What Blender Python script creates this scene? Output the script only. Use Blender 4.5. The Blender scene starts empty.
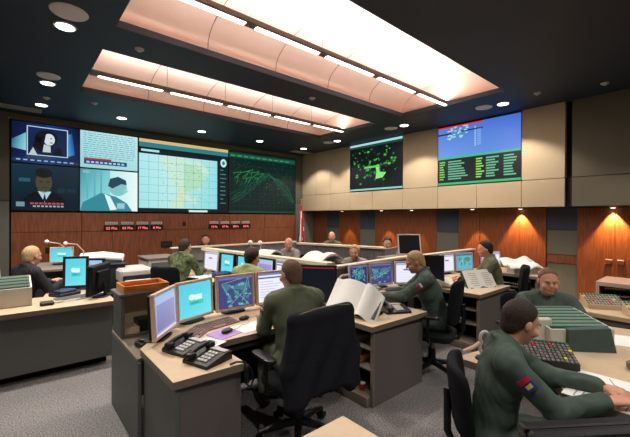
import bpy, bmesh, math, random
import numpy as np
from mathutils import Vector, Matrix, Euler
random.seed(7)
PI = math.pi
sc = bpy.context.scene
COL = sc.collection

# ------------------------------------------------------------------ basics
def lin(c):
    o = []
    for v in c[:3]:
        v = v / 255.0
        o.append(v / 12.92 if v <= 0.04045 else ((v + 0.055) / 1.055) ** 2.4)
    return tuple(o)

def mat(name, c, rough=0.6, metal=0.0, var=0.12, scale=30.0, bump=0.0, spec=0.4, stretch=(1, 1, 1), c2=None, emit=0.0, emitc=None):
    m = bpy.data.materials.new(name); m.use_nodes = True
    nt = m.node_tree; b = nt.nodes['Principled BSDF']
    b.inputs['Roughness'].default_value = rough
    b.inputs['Metallic'].default_value = metal
    b.inputs['Specular IOR Level'].default_value = spec
    a = lin(c); d = lin(c2) if c2 else tuple(x * (1 - var) for x in a)
    tc = nt.nodes.new('ShaderNodeTexCoord'); mp = nt.nodes.new('ShaderNodeMapping')
    mp.inputs['Scale'].default_value = stretch
    nz = nt.nodes.new('ShaderNodeTexNoise'); nz.inputs['Scale'].default_value = scale; nz.inputs['Detail'].default_value = 4
    rp = nt.nodes.new('ShaderNodeValToRGB')
    rp.color_ramp.elements[0].position = 0.35; rp.color_ramp.elements[1].position = 0.65
    rp.color_ramp.elements[0].color = (*d, 1); rp.color_ramp.elements[1].color = (*a, 1)
    nt.links.new(tc.outputs['Object'], mp.inputs['Vector']); nt.links.new(mp.outputs[0], nz.inputs['Vector'])
    nt.links.new(nz.outputs['Fac'], rp.inputs[0]); nt.links.new(rp.outputs[0], b.inputs['Base Color'])
    if bump:
        bp = nt.nodes.new('ShaderNodeBump'); bp.inputs['Strength'].default_value = bump; bp.inputs['Distance'].default_value = 0.01
        nt.links.new(nz.outputs['Fac'], bp.inputs['Height']); nt.links.new(bp.outputs[0], b.inputs['Normal'])
    if emit:
        b.inputs['Emission Color'].default_value = (*lin(emitc or c), 1); b.inputs['Emission Strength'].default_value = emit
    return m

def screen_mat(name, strength):
    m = bpy.data.materials.new(name); m.use_nodes = True
    nt = m.node_tree; b = nt.nodes['Principled BSDF']
    b.inputs['Base Color'].default_value = (0.01, 0.01, 0.012, 1); b.inputs['Roughness'].default_value = 0.35
    b.inputs['Specular IOR Level'].default_value = 0.2
    at = nt.nodes.new('ShaderNodeAttribute'); at.attribute_name = 'Col'
    nt.links.new(at.outputs['Color'], b.inputs['Emission Color']); b.inputs['Emission Strength'].default_value = strength
    return m

M = {}
M['carpet'] = mat('grey speckled carpet', (150, 146, 142), 0.95, scale=90, bump=0.6, spec=0.1, c2=(84, 84, 88))
M['ceiling'] = mat('dark blue black ceiling paint', (32, 46, 60), 0.6, var=0.1, scale=4, spec=0.4)
M['vault'] = mat('pale pink beige vault panel', (230, 200, 184), 0.38, 0.3, var=0.05, scale=2.5, spec=0.5)
M['seam'] = mat('dark panel seam', (120, 100, 92), 0.7)
M['wood'] = mat('red brown wood veneer', (142, 86, 56), 0.45, scale=5, stretch=(9, 9, 0.7), c2=(114, 64, 40))
M['woodr'] = mat('orange brown wood veneer', (150, 86, 46), 0.42, scale=5, stretch=(9, 9, 0.7), c2=(122, 64, 32))
M['gap'] = mat('black joint', (16, 13, 12), 0.8)
M['tan'] = mat('tan fabric wall panel', (184, 164, 134), 0.8, var=0.05, scale=60, spec=0.2)
M['tand'] = mat('brown grey fabric wall panel', (100, 94, 80), 0.85, var=0.06, scale=60, spec=0.2)
M['bluegrey'] = mat('blue grey wall panel', (72, 80, 92), 0.75, var=0.06, scale=40, spec=0.2)
M['olive'] = mat('olive grey wall panel', (112, 112, 100), 0.75, var=0.06, scale=40, spec=0.2)
M['desk'] = mat('pale beige desk laminate', (206, 182, 150), 0.4, var=0.05, scale=20)
M['edge'] = mat('grey brown desk edge', (124, 112, 100), 0.5, var=0.06)
M['panel'] = mat('charcoal console panel', (106, 99, 96), 0.6, var=0.1, scale=200, spec=0.3)
M['panelg'] = mat('grey green console panel', (100, 102, 98), 0.6, var=0.06, scale=100, spec=0.3)
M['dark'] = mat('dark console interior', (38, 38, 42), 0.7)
M['cap'] = mat('cream cap rail', (226, 210, 182), 0.45, var=0.04)
M['slat'] = mat('grey ribbed partition', (120, 116, 116), 0.7, var=0.08, scale=60)
M['blackp'] = mat('black plastic', (22, 22, 25), 0.4, var=0.1)
M['blackf'] = mat('black chair fabric', (26, 28, 32), 0.9, scale=200, var=0.25, bump=0.2, spec=0.15)
M['tealf'] = mat('dark teal chair fabric', (36, 66, 72), 0.85, scale=200, var=0.2, spec=0.15)
M['jacket'] = mat('black cloth jacket', (34, 34, 40), 0.95, scale=80, var=0.3, bump=0.2, spec=0.15)
M['metal'] = mat('brushed grey metal', (150, 150, 150), 0.35, 0.8)
M['beigep'] = mat('beige plastic bezel', (214, 184, 160), 0.45, var=0.04)
M['lavp'] = mat('pale lavender bezel', (196, 190, 210), 0.45, var=0.04)
M['paleg'] = mat('pale grey plastic', (190, 188, 182), 0.5, var=0.05)
M['keyg'] = mat('grey keys', (122, 120, 116), 0.5, var=0.25, scale=120)
M['pinkk'] = mat('warm grey keyboard keys', (148, 122, 116), 0.55, var=0.2, scale=120)
M['purple'] = mat('purple mouse mat', (176, 140, 206), 0.7)
M['paper'] = mat('white paper', (240, 238, 232), 0.8, var=0.03, scale=8, spec=0.1)
M['paperg'] = mat('printed paper lines', (150, 150, 150), 0.8)
M['orange'] = mat('orange varnished wood', (232, 158, 80), 0.35, scale=5, stretch=(1, 9, 9), c2=(190, 108, 44))
M['green'] = mat('green folder card', (42, 98, 76), 0.7)
M['paleg2'] = mat('pale green folder card', (156, 180, 164), 0.7)
M['binlight'] = mat('light grey file bin', (200, 196, 184), 0.6, var=0.04)
M['bindark'] = mat('dark green grey file bin', (66, 84, 84), 0.6, var=0.06)
M['skin'] = mat('skin', (208, 152, 126), 0.5, var=0.06, scale=12, spec=0.35)
M['lip'] = mat('lips', (186, 120, 104), 0.5)
M['eyew'] = mat('eye', (60, 48, 44), 0.2)
M['hairb'] = mat('dark brown hair', (52, 38, 30), 0.75, var=0.35, scale=90, bump=0.4)
M['hairm'] = mat('cropped brown hair', (116, 88, 70), 0.8, var=0.3, scale=90, bump=0.4)
M['hairl'] = mat('blond hair', (196, 162, 116), 0.7, var=0.3, scale=90, bump=0.4)
M['hairg'] = mat('grey hair', (150, 140, 128), 0.7, var=0.3, scale=90, bump=0.4)
M['suit'] = mat('sage green flight suit', (104, 110, 88), 0.85, var=0.18, scale=14, bump=0.15, spec=0.2)
M['suitd'] = mat('dark green flight suit', (78, 92, 84), 0.85, var=0.2, scale=14, bump=0.15, spec=0.2)
M['camo'] = mat('green camouflage cloth', (110, 122, 86), 0.9, scale=22, c2=(52, 58, 42), spec=0.1)
M['lime'] = mat('light olive shirt', (150, 160, 110), 0.85, var=0.1)
M['greysh'] = mat('grey shirt', (146, 140, 136), 0.85, var=0.1)
M['darksh'] = mat('charcoal jacket', (34, 34, 40), 0.85, var=0.2)
M['boot'] = mat('black leather boot', (20, 19, 18), 0.5)
M['red'] = mat('red cloth', (190, 30, 38), 0.7)
M['white'] = mat('white cloth', (236, 232, 230), 0.7, var=0.03)
M['blue'] = mat('blue cloth', (40, 56, 130), 0.7)
M['gold'] = mat('gold finial', (190, 150, 70), 0.35, 0.6)
M['lens'] = mat('lit lamp lens', (255, 250, 240), 0.5, emit=6.0, emitc=(255, 250, 240))
M['tube'] = mat('lit fluorescent lens', (255, 250, 245), 0.5, emit=5.0, emitc=(255, 248, 244))
M['fix'] = mat('brown grey lamp housing', (112, 98, 92), 0.4, 0.3)
M['grille'] = mat('pale grey speaker grille', (225, 220, 222), 0.7, var=0.3, scale=200)
M['ledr'] = mat('red led', (255, 50, 50), 0.5, emit=1.3, emitc=(255, 120, 110))
M['bluebk'] = mat('navy blue folder', (34, 46, 90), 0.5)
M['yellow'] = mat('yellow marker', (220, 196, 70), 0.6)
SW = screen_mat('wall display picture', 0.95)
SM = screen_mat('monitor picture', 1.0)

def tag(o, label=None, cat=None, group=None, kind=None):
    if label: o['label'] = label
    if cat: o['category'] = cat
    if group: o['group'] = group
    if kind: o['kind'] = kind
    return o

def thing(name, label, cat, loc=(0, 0, 0), rz=0.0, group=None):
    o = bpy.data.objects.new(name, None); COL.objects.link(o)
    o.empty_display_size = 0.1
    o.location = loc; o.rotation_euler = (0, 0, rz)
    return tag(o, label, cat, group)

def copy_tree(o, parent=None):
    kids = list(o.children)
    c = o.copy(); COL.objects.link(c); c.parent = parent
    for ch in kids: copy_tree(ch, c)
    return c

def rotm(rx=0, ry=0, rz=0):
    return Euler((rx, ry, rz)).to_matrix()

class MB:
    def __init__(s):
        s.v = []; s.f = []; s.m = []; s.mats = []
    def mi(s, m):
        if m not in s.mats: s.mats.append(m)
        return s.mats.index(m)
    def add(s, vs, fs, m, T=None):
        n = len(s.v); k = s.mi(m)
        if T is not None: vs = [T @ Vector(v) for v in vs]
        s.v += [tuple(v) for v in vs]
        s.f += [tuple(i + n for i in f) for f in fs]; s.m += [k] * len(fs)
        return s
    def box(s, c, d, m, R=None, bev=0.003):
        hx, hy, hz = d[0] / 2, d[1] / 2, d[2] / 2
        b = min(bev, hx * .6, hy * .6, hz * .6)
        vs = []; idx = {}
        for sx in (-1, 1):
            for sy in (-1, 1):
                for sz in (-1, 1):
                    for a in range(3):
                        p = [sx * (hx - (b if a != 0 else 0)), sy * (hy - (b if a != 1 else 0)), sz * (hz - (b if a != 2 else 0))]
                        idx[(sx, sy, sz, a)] = len(vs); vs.append(p)
        F = []
        def q(*k): F.append([idx[x] for x in k])
        for a in range(3):
            for sg in (-1, 1):
                o = [x for x in range(3) if x != a]; loop = []
                for (u, w) in ((-1, -1), (1, -1), (1, 1), (-1, 1)):
                    t = [0, 0, 0]; t[a] = sg; t[o[0]] = u; t[o[1]] = w
                    loop.append((t[0], t[1], t[2], a))
                q(*loop)
        for a in range(3):          # edges parallel to axis a
            o = [x for x in range(3) if x != a]
            for u in (-1, 1):
                for w in (-1, 1):
                    def k(e, ax):
                        t = [0, 0, 0]; t[a] = e; t[o[0]] = u; t[o[1]] = w
                        return (t[0], t[1], t[2], ax)
                    q(k(-1, o[0]), k(1, o[0]), k(1, o[1]), k(-1, o[1]))
        for sx in (-1, 1):
            for sy in (-1, 1):
                for sz in (-1, 1):
                    q((sx, sy, sz, 0), (sx, sy, sz, 1), (sx, sy, sz, 2))
        T = Matrix.Translation(c) @ (R.to_4x4() if R is not None else Matrix.Identity(4))
        return s.add(vs, F, m, T)
    def bb(s, x0, x1, y0, y1, z0, z1, m, bev=0.003):
        return s.box(((x0 + x1) / 2, (y0 + y1) / 2, (z0 + z1) / 2), (abs(x1 - x0), abs(y1 - y0), abs(z1 - z0)), m, None, bev)
    def cyl(s, p0, p1, r0, r1, m, n=16):
        p0 = Vector(p0); p1 = Vector(p1); d = (p1 - p0).normalized()
        a = d.orthogonal().normalized(); b = d.cross(a)
        vs = []
        for p, r in ((p0, r0), (p1, r1)):
            for i in range(n):
                t = 2 * PI * i / n; vs.append(p + a * (r * math.cos(t)) + b * (r * math.sin(t)))
        F = [(i, (i + 1) % n, n + (i + 1) % n, n + i) for i in range(n)]
        F += [tuple(range(n - 1, -1, -1)), tuple(range(n, 2 * n))]
        return s.add(vs, F, m)
    def tube(s, pts, r, m, n=8):
        pts = [Vector(p) for p in pts]; vs = []; F = []
        prev = None
        for i, p in enumerate(pts):
            t = (pts[min(i + 1, len(pts) - 1)] - pts[max(i - 1, 0)]).normalized()
            a = t.orthogonal().normalized() if prev is None else (prev - t * prev.dot(t)).normalized()
            prev = a; b = t.cross(a)
            rr = r[i] if isinstance(r, (list, tuple)) else r
            for k in range(n):
                g = 2 * PI * k / n; vs.append(p + a * (rr * math.cos(g)) + b * (rr * math.sin(g)))
        for i in range(len(pts) - 1):
            for k in range(n):
                F.append((i * n + k, i * n + (k + 1) % n, (i + 1) * n + (k + 1) % n, (i + 1) * n + k))
        F.append(tuple(range(n - 1, -1, -1))); F.append(tuple(range((len(pts) - 1) * n, len(pts) * n)))
        return s.add(vs, F, m)
    def prism(s, poly, z0, z1, m, T=None, mtop=None):
        n = len(poly)
        ar = sum(poly[i][0] * poly[(i + 1) % n][1] - poly[(i + 1) % n][0] * poly[i][1] for i in range(n))
        if ar < 0: poly = poly[::-1]
        vs = [(x, y, z0) for x, y in poly] + [(x, y, z1) for x, y in poly]
        s.add(vs, [(i, (i + 1) % n, n + (i + 1) % n, n + i) for i in range(n)] + [tuple(range(n - 1, -1, -1))], m, T)
        return s.add([(x, y, z1) for x, y in poly], [tuple(range(n))], mtop or m, T)
    def sq(s, c, r, m, e1=0.5, e2=0.5, R=None, nu=20, nv=12, fn=None):
        """superellipsoid cushion"""
        def pw(x, e): return math.copysign(abs(x) ** e, x)
        vs = []; F = []
        for i in range(nv + 1):
            a = -PI / 2 + PI * i / nv
            for j in range(nu):
                w = 2 * PI * j / nu
                v = Vector((r[0] * pw(math.cos(a), e1) * pw(math.cos(w), e2), r[1] * pw(math.cos(a), e1) * pw(math.sin(w), e2), r[2] * pw(math.sin(a), e1)))
                if fn: v = Vector(fn(v))
                if R is not None: v = R @ v
                vs.append(v + Vector(c))
        for i in range(nv):
            for j in range(nu):
                F.append((i * nu + j, i * nu + (j + 1) % nu, (i + 1) * nu + (j + 1) % nu, (i + 1) * nu + j))
        return s.add(vs, F, m)
    def sheet(s, grid, th, m, up=(0, 0, 1)):
        """grid[i][j] of points -> thick sheet"""
        nu = len(grid); nv = len(grid[0]); up = Vector(up)
        vs = [Vector(p) for row in grid for p in row] + [Vector(p) - up * th for row in grid for p in row]
        N = nu * nv; F = []
        for i in range(nu - 1):
            for j in range(nv - 1):
                a = i * nv + j
                F.append((a, a + 1, a + nv + 1, a + nv)); F.append((N + a + nv, N + a + nv + 1, N + a + 1, N + a))
        br = [i * nv for i in range(nu)] + [(nu - 1) * nv + j for j in range(1, nv)] + [i * nv + nv - 1 for i in range(nu - 2, -1, -1)] + [j for j in range(nv - 2, 0, -1)]
        for k in range(len(br)):
            a, b = br[k], br[(k + 1) % len(br)]; F.append((a, b, N + b, N + a))
        return s.add(vs, F, m)
    def obj(s, name, parent=None, smooth=False, label=None, T=None):
        me = bpy.data.meshes.new(name)
        me.from_pydata(s.v, [], s.f)
        for m in s.mats: me.materials.append(m)
        me.polygons.foreach_set('material_index', s.m)
        bm = bmesh.new(); bm.from_mesh(me)
        bmesh.ops.remove_doubles(bm, verts=bm.verts, dist=1e-6)
        bmesh.ops.recalc_face_normals(bm, faces=bm.faces)
        bm.to_mesh(me); bm.free()
        if smooth:
            me.polygons.foreach_set('use_smooth', [True] * len(me.polygons))
            try: me.set_sharp_from_angle(angle=math.radians(40))
            except Exception: pass
        o = bpy.data.objects.new(name, me); COL.objects.link(o)
        if parent is not None: o.parent = parent
        if label: o['label'] = label
        return o
    def solo(s, name, label, cat, loc=(0, 0, 0), rz=0.0, group=None, smooth=False):
        o = s.obj(name, None, smooth); o.location = loc; o.rotation_euler = (0, 0, rz)
        return tag(o, label, cat, group)

# ------------------------------------------------------------------ flat pictures shown on screens
class Canvas:
    def __init__(s, w, h): s.w = w; s.h = h; s.P = []
    def poly(s, pts, c, k=1):
        cs = [lin(c)] * len(pts) if not isinstance(c[0], (tuple, list)) else [lin(x) for x in c]
        s.P.append((pts, cs, k)); return s
    def rect(s, x0, y0, x1, y1, c, k=1): return s.poly([(x0, y0), (x1, y0), (x1, y1), (x0, y1)], c, k)
    def ell(s, cx, cy, rx, ry, c, k=1, n=20): return s.poly([(cx + rx * math.cos(2 * PI * i / n), cy + ry * math.sin(2 * PI * i / n)) for i in range(n)], c, k)
    def line(s, pts, wd, c, k=2):
        a = s.w / s.h
        for (x0, y0), (x1, y1) in zip(pts, pts[1:]):
            dx, dy = (x1 - x0) * a, (y1 - y0); L = math.hypot(dx, dy) or 1
            nx, ny = -dy / L * wd / a, dx / L * wd
            s.poly([(x0 - nx, y0 - ny), (x1 - nx, y1 - ny), (x1 + nx, y1 + ny), (x0 + nx, y0 + ny)], c, k)
        return s
    def build(s, name, parent, m, x0=0, z0=0, y=0, step=0.0006, T=None):
        V = []; F = []; C = []
        for pts, cs, k in s.P:
            n = len(V)
            pts = [(min(max(u, 0), 1), min(max(v, 0), 1)) for u, v in pts]
            for u, v in pts: V.append((x0 + (u - .5) * s.w, y - step * k, z0 + v * s.h))
            ar = sum(pts[i][0] * pts[(i + 1) % len(pts)][1] - pts[(i + 1) % len(pts)][0] * pts[i][1] for i in range(len(pts)))
            idx = list(range(n, len(V)))
            if ar < 0: idx = idx[::-1]; cs = cs[::-1]
            F.append(idx); C += cs
        if T is not None: V = [tuple(T @ Vector(v)) for v in V]
        me = bpy.data.meshes.new(name); me.from_pydata(V, [], F)
        at = me.color_attributes.new('Col', 'FLOAT_COLOR', 'CORNER')
        at.data.foreach_set('color', [x for c in C for x in (*c, 1.0)])
        me.materials.append(m)
        o = bpy.data.objects.new(name, me); COL.objects.link(o); o.parent = parent
        return o

NA = [(.02, .9), (.14, .98), (.3, .95), (.42, .98), (.6, .9), (.72, .95), (.86, .85), (.93, .72), (.84, .66), (.82, .56), (.74, .48), (.76, .34), (.68, .42), (.56, .4), (.5, .3), (.56, .18), (.66, .2), (.7, .08), (.58, .1), (.44, .2), (.36, .36), (.28, .42), (.2, .56), (.16, .7), (.06, .78)]
WORLD = [[(.04, .78), (.2, .86), (.34, .8), (.3, .66), (.22, .6), (.2, .5), (.14, .56), (.1, .7)],
         [(.22, .48), (.32, .44), (.34, .34), (.28, .2), (.25, .1), (.23, .3)],
         [(.44, .56), (.58, .58), (.6, .46), (.56, .28), (.5, .2), (.48, .4), (.43, .46)],
         [(.42, .62), (.48, .8), (.7, .88), (.94, .8), (.9, .64), (.8, .54), (.74, .46), (.68, .56), (.6, .6), (.5, .62)],
         [(.8, .3), (.92, .34), (.94, .22), (.82, .18)]]

def pic_cyan(w, h):
    c = Canvas(w, h).rect(0, 0, 1, 1, [(104, 222, 236), (120, 230, 238), (90, 214, 232), (96, 206, 232)], 0)
    c.rect(.3, .34, .74, .47, (60, 206, 196)); c.ell(.38, .58, .1, .09, (236, 252, 252)); c.rect(.46, .48, .7, .64, (226, 250, 250), 1)
    c.rect(.34, .38, .6, .42, (20, 170, 160), 2)
    return c
def pic_map(w, h, seed=1, dark=False):
    r = random.Random(seed)
    bg = (70, 68, 128) if not dark else (36, 44, 110)
    c = Canvas(w, h).rect(0, 0, 1, 1, bg, 0)
    for p in WORLD: c.poly([(.04 + .92 * x, .06 + .86 * y) for x, y in p], (70, 128, 142), 1)
    for i in range(12): x, y = r.random() * .9, r.random() * .8; c.rect(x, y, x + .05 + r.random() * .07, y + .03 + .05 * r.random(), (104, 190, 168), 2)
    for i in range(1, 8): c.line([(i / 8, 0), (i / 8, 1)], .003, (92, 92, 158), 3)
    for i in range(1, 6): c.line([(0, i / 6), (1, i / 6)], .003, (92, 92, 158), 3)
    for i in range(5): c.line([(r.random(), r.random()) for _ in range(3)], .005, (120, 232, 190), 4)
    c.rect(0, .93, 1, 1, (110, 110, 176), 5)
    return c
def pic_doc(w, h):
    c = Canvas(w, h).rect(0, 0, 1, 1, (240, 240, 252), 0)
    c.rect(0, .93, 1, 1, (120, 130, 190)); c.rect(.0, .82, .9, .87, (60, 70, 160), 1)
    for i in range(7): c.rect(.06, .7 - i * .09, .5 + .4 * ((i * 37) % 10) / 10, .72 - i * .09, (186, 190, 222), 1)
    return c
def pic_lav(w, h):
    c = Canvas(w, h).rect(0, 0, 1, 1, [(150, 150, 204), (176, 172, 220), (196, 200, 232), (180, 196, 232)], 0)
    c.rect(0, .9, 1, 1, (150, 200, 240)); c.rect(.06, .1, .94, .78, [(128, 122, 176), (150, 140, 190), (160, 160, 206), (146, 150, 200)], 1)
    c.rect(0, 0, 1, .05, (220, 224, 240), 1)
    return c
def pic_white(w, h):
    c = Canvas(w, h).rect(0, 0, 1, 1, (238, 238, 250), 0)
    c.rect(0, .9, 1, .98, (170, 176, 224)); c.rect(.3, .62, .6, .7, (110, 100, 190))
    for i in range(5): c.rect(.1, .5 - i * .09, .8, .515 - i * .09, (210, 212, 236), 1)
    return c
def pic_teal(w, h):
    c = Canvas(w, h).rect(0, 0, 1, 1, (96, 176, 200), 0)
    for p in WORLD: c.poly([(.05 + .9 * x, .1 + .8 * y) for x, y in p], (60, 140, 120), 1)
    c.rect(0, .9, 1, 1, (70, 120, 150), 1)
    for i in range(8): c.line([(random.random(), random.random()) for _ in range(3)], .005, (150, 220, 160), 2)
    return c
def pic_off(w, h):
    return Canvas(w, h).rect(0, 0, 1, 1, (10, 14, 26), 0).rect(0, .96, 1, 1, (120, 40, 50), 1)
def pic_black(w, h):
    return Canvas(w, h).rect(0, 0, 1, 1, (4, 4, 6), 0)

# ------------------------------------------------------------------ rooms shell
CZ = 3.73
def struct(name, mb, smooth=False):
    return tag(mb.obj(name, None, smooth), kind='structure')

b = MB(); b.bb(-4, 8.3, -4, 10.2, -.1, 0, M['carpet'], 0); struct('floor', b)
coves = [(.88, 6.15, 2.37, 4.37), (.88, 6.2, 5.08, 7.0)]
b = MB()
b.bb(-4, .88, -4, 10.2, CZ, CZ + .08, M['ceiling'], 0); b.bb(6.2, 8.3, -4, 10.2, CZ, CZ + .08, M['ceiling'], 0)
for y0, y1 in ((-4, 2.37), (4.37, 5.08), (7.0, 10.2)): b.bb(.88, 6.2, y0, y1, CZ, CZ + .08, M['ceiling'], 0)
b.bb(6.15, 6.2, 2.37, 4.37, CZ, CZ + .08, M['ceiling'], 0)
struct('ceiling', b)

for k, (x0, x1, y0, y1) in enumerate(coves):
    b = MB(); n = 20; h = .42; cy = (y0 + y1) / 2; ry = (y1 - y0) / 2
    def arc(t, off=0.0):
        a = PI * t; return (cy - (ry - off) * math.cos(a), CZ + .08 + (h - off) * math.sin(a) ** .8)
    nx = 5
    for i in range(nx):
        xa = x0 + (x1 - x0) * i / nx; xb = x0 + (x1 - x0) * (i + 1) / nx
        g = [[(x, *arc(j / n)) for j in range(n + 1)] for x in (xa + .003, xb - .003)]
        b.sheet(g, -.02, M['vault'])
    for i in range(1, nx):
        x = x0 + (x1 - x0) * i / nx
        b.tube([(x, *arc(j / n, .002)) for j in range(n + 1)], .005, M['seam'], 5)
    for x in (x0, x1):      # arched end walls
        pts = [arc(j / n) for j in range(n + 1)]
        vs = [(x, p[0], p[1]) for p in pts]; xo = x - .02 if x == x0 else x + .02
        vs2 = [(xo, p[0], p[1]) for p in pts]; N = n + 1
        b.add(vs + vs2, [tuple(range(N)), tuple(range(2 * N - 1, N - 1, -1))] + [(j, j + 1, N + j + 1, N + j) for j in range(n)], M['vault'])
    o = struct('trim_%d' % (k + 1), b, True)

# front wall: wood wainscot below, fabric panels around the displays above
FY = 9.35
b = MB(); b.bb(-4, 8.3, FY + .06, FY + .2, 0, CZ, M['gap'], 0)
x = -2.99 + .6
def seamed(b, x0, x1, step, z0, z1, m, y=FY):
    n = max(1, round((x1 - x0) / step)); w = (x1 - x0) / n
    for i in range(n): b.bb(x0 + i * w + .004, x0 + (i + 1) * w - .004, y, y + .06, z0 + .004, z1 - .004, m, .002)
seamed(b, 0.02, 7.2, 1.19, 1.31, 1.73, M['wood'])
seamed(b, 0.02, 7.2, .6, 0.08, 1.31, M['wood'])
seamed(b, -4, 0.0, 1.0, 1.95, CZ, M['tand']); seamed(b, -4, 0.0, 1.0, 0.08, 1.95, M['olive'])
seamed(b, 0.0, 7.2, 2.4, 3.59, CZ, M['tand'])
seamed(b, 7.22, 7.5, .5, 2.1, CZ, M['tand']); seamed(b, 7.22, 8.0, .8, 0.08, 2.1, M['olive'])
struct('wall_front', b)

# right wall: fabric bulkhead above, recessed timber below
b = MB()
b.bb(7.56, 8.3, -4, FY, 1.85, 2.37, M['gap'], 0); b.bb(7.62, 8.3, -4, FY, 2.37, CZ, M['gap'], 0)
ys = [-4, -2.2, -.6, .95, 1.77, 1.87, 2.58, 3.45, 4.35, 5.31, 6.3, 7.14, 7.95, 8.65, FY]
for i in range(len(ys) - 1):
    y0, y1 = ys[i], ys[i + 1]
    if (y0, y1) == (1.77, 1.87): continue
    m = M['tan'] if y0 >= 1.8 else M['tand']  # nearer panels get the darker cloth: weaker light there put into the colour
    b.bb(7.5, 7.56, y0 + .004, y1 - .004, 1.86, 2.365, m, .002)
    if y0 in (2.58, 3.45) or y0 in (5.31, 6.3): continue
    b.bb(7.5, 7.62, y0 + .004, y1 - .004, 2.375, CZ, m, .002)
b.bb(7.56, 8.0, -4, FY, 1.85, 1.87, M['blackp'], 0)
struct('wall_right', b)
b = MB(); b.bb(8.06, 8.3, -4, FY + .1, 0, 1.86, M['gap'], 0)
secs = [(9.35, 8.66, 'woodr'), (8.66, 8.09, 'woodr'), (8.09, 7.19 + .2, 'bluegrey'), (7.39 + .0, 6.98, 'woodr')]
cuts = [(9.35, 8.66, 'wood'), (8.66, 8.09, 'bluegrey'), (8.09, 7.6, 'woodr'), (7.6, 7.19, 'woodr'), (7.19, 6.61, 'bluegrey'), (6.61, 5.64, 'woodr'), (5.64, 4.66, 'woodr'), (4.66, 4.1, 'bluegrey'), (4.1, 3.6, 'woodr'), (3.6, 2.79, 'woodr'), (2.79, 2.3, 'woodr')]
for y1, y0, m in cuts:
    if m == 'bluegrey':
        b.bb(8.0, 8.06, y0 + .004, y1 - .004, 1.3, 1.85, M['bluegrey'], .002); b.bb(8.0, 8.06, y0 + .004, y1 - .004, .08, 1.292, M['olive'], .002)
    else: b.bb(8.0, 8.06, y0 + .004, y1 - .004, .08, 1.85, M[m], .002)
b.bb(8.03, 8.06, 1.8, 2.3, .95, 1.42, M['olive'], .002); b.bb(8.03, 8.06, 1.8, 2.3, 1.43, 1.85, M['bluegrey'], .002)
b.bb(8.02, 8.06, 1.8, 2.3, .78, .94, M['wood'], .002); b.bb(8.03, 8.06, 1.8, 2.3, .08, .77, M['olive'], .002)
b.bb(8.0, 8.06, -4, .7, .08, 1.85, M['woodr'], .002)
struct('wall_right_lower', b)
d = thing('door_1', None, None, (7.99, 1.25, 0)); tag(d, kind='structure')
for s in (-1, 1):
    q = MB().bb(0, .05, s * .003, s * .545, .02, 1.84, M['woodr'], .003).obj('door_leaf', d)
    h = MB(); h.bb(-.03, 0, s * .03, s * .13, .84, .93, M['wood'], .01); h.cyl((-.05, s * .05, .89), (-.0, s * .05, .89), .012, .012, M['metal'], 10); h.obj('door_handle', q)
b = MB(); b.bb(-4.1, -4, -4, 10.2, 0, CZ, M['tand'], 0); struct('wall_left', b)
b = MB(); b.bb(-4, 8.3, -4.1, -4, 0, CZ, M['tand'], 0); struct('wall_back', b)
b = MB(); b.bb(-4, 8.0, FY - .015, FY, 0, .08, M['dark'], .002); struct('baseboard_front', b)
b = MB(); b.bb(7.985, 8.0, -4, FY, 0, .08, M['dark'], .002); struct('baseboard_right', b)

# ------------------------------------------------------------------ ceiling fittings
def spot(name, loc, energy, angle, blend, color, parent=None, target=None, size=.04):
    l = bpy.data.lights.new(name, 'SPOT'); l.energy = energy; l.spot_size = math.radians(angle); l.spot_blend = blend
    l.color = color; l.shadow_soft_size = size
    o = bpy.data.objects.new(name, l); COL.objects.link(o); o.location = loc
    if target is not None:
        o.rotation_euler = (Vector(target) - Vector(loc)).to_track_quat('-Z', 'Y').to_euler()
    if parent is not None: o.parent = parent
    return o
WARM = (1.0, .84, .68); WHITE = (1.0, .93, .86)
downs = [(.46, 4.73, 'above the left aisle, biggest white disc near the left edge'), (.45, 6.92, 'second white disc back along the left side'),
         (.45, 8.35, 'white disc nearest the left corner by the televisions'), (1.79, 8.33, 'white disc above the text display'),
         (3.54, 8.33, 'white disc above the bright map display'), (5.18, 8.33, 'white disc above the dark radar display'),
         (6.75, 8.36, 'white disc in the far corner above the red and white flag'), (6.74, 6.9, 'white disc left of the smaller right wall display'),
         (6.72, 4.73, 'white disc between the two right wall displays'), (6.79, 2.65, 'white disc in front of the blue right wall display')]
for x, y, t in downs + [(-1.6, 4.7, 'added unseen off the left edge'), (-1.6, 1.0, 'added unseen off the left edge, nearer'), (.6, .1, 'added unseen overhead'), (2.2, -.4, 'added unseen behind the near desks'), (4.2, -.3, 'added unseen behind the right desks'), (6.2, .1, 'added unseen by the right wall'), (2.3, -2.4, 'added unseen at the rear')]:  # appended downlights are out of view, added to light people and near desks
    o = thing('ceiling_light', 'round recessed ceiling downlight, ' + t, 'ceiling light', (x, y, CZ - .012))
    q = MB(); q.cyl((0, 0, 0), (0, 0, .012), .105, .11, M['paleg'], 28); q.obj('trim_ring', o, True)
    q = MB(); q.cyl((0, 0, -.004), (0, 0, .002), .088, .088, M['lens'], 28); q.obj('lens', o, True)
    e = 190
    if (x, y) in ((.46, 4.73),): e = 360
    if y < 1.2: e = 120
    if abs(y - 8.35) < .05 and x < 6: e = 22
    if x > 6.5 and y > 2: e = 165
    spot('lamp', (0, 0, -.02), e, 112, .35, WHITE, o)
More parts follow.
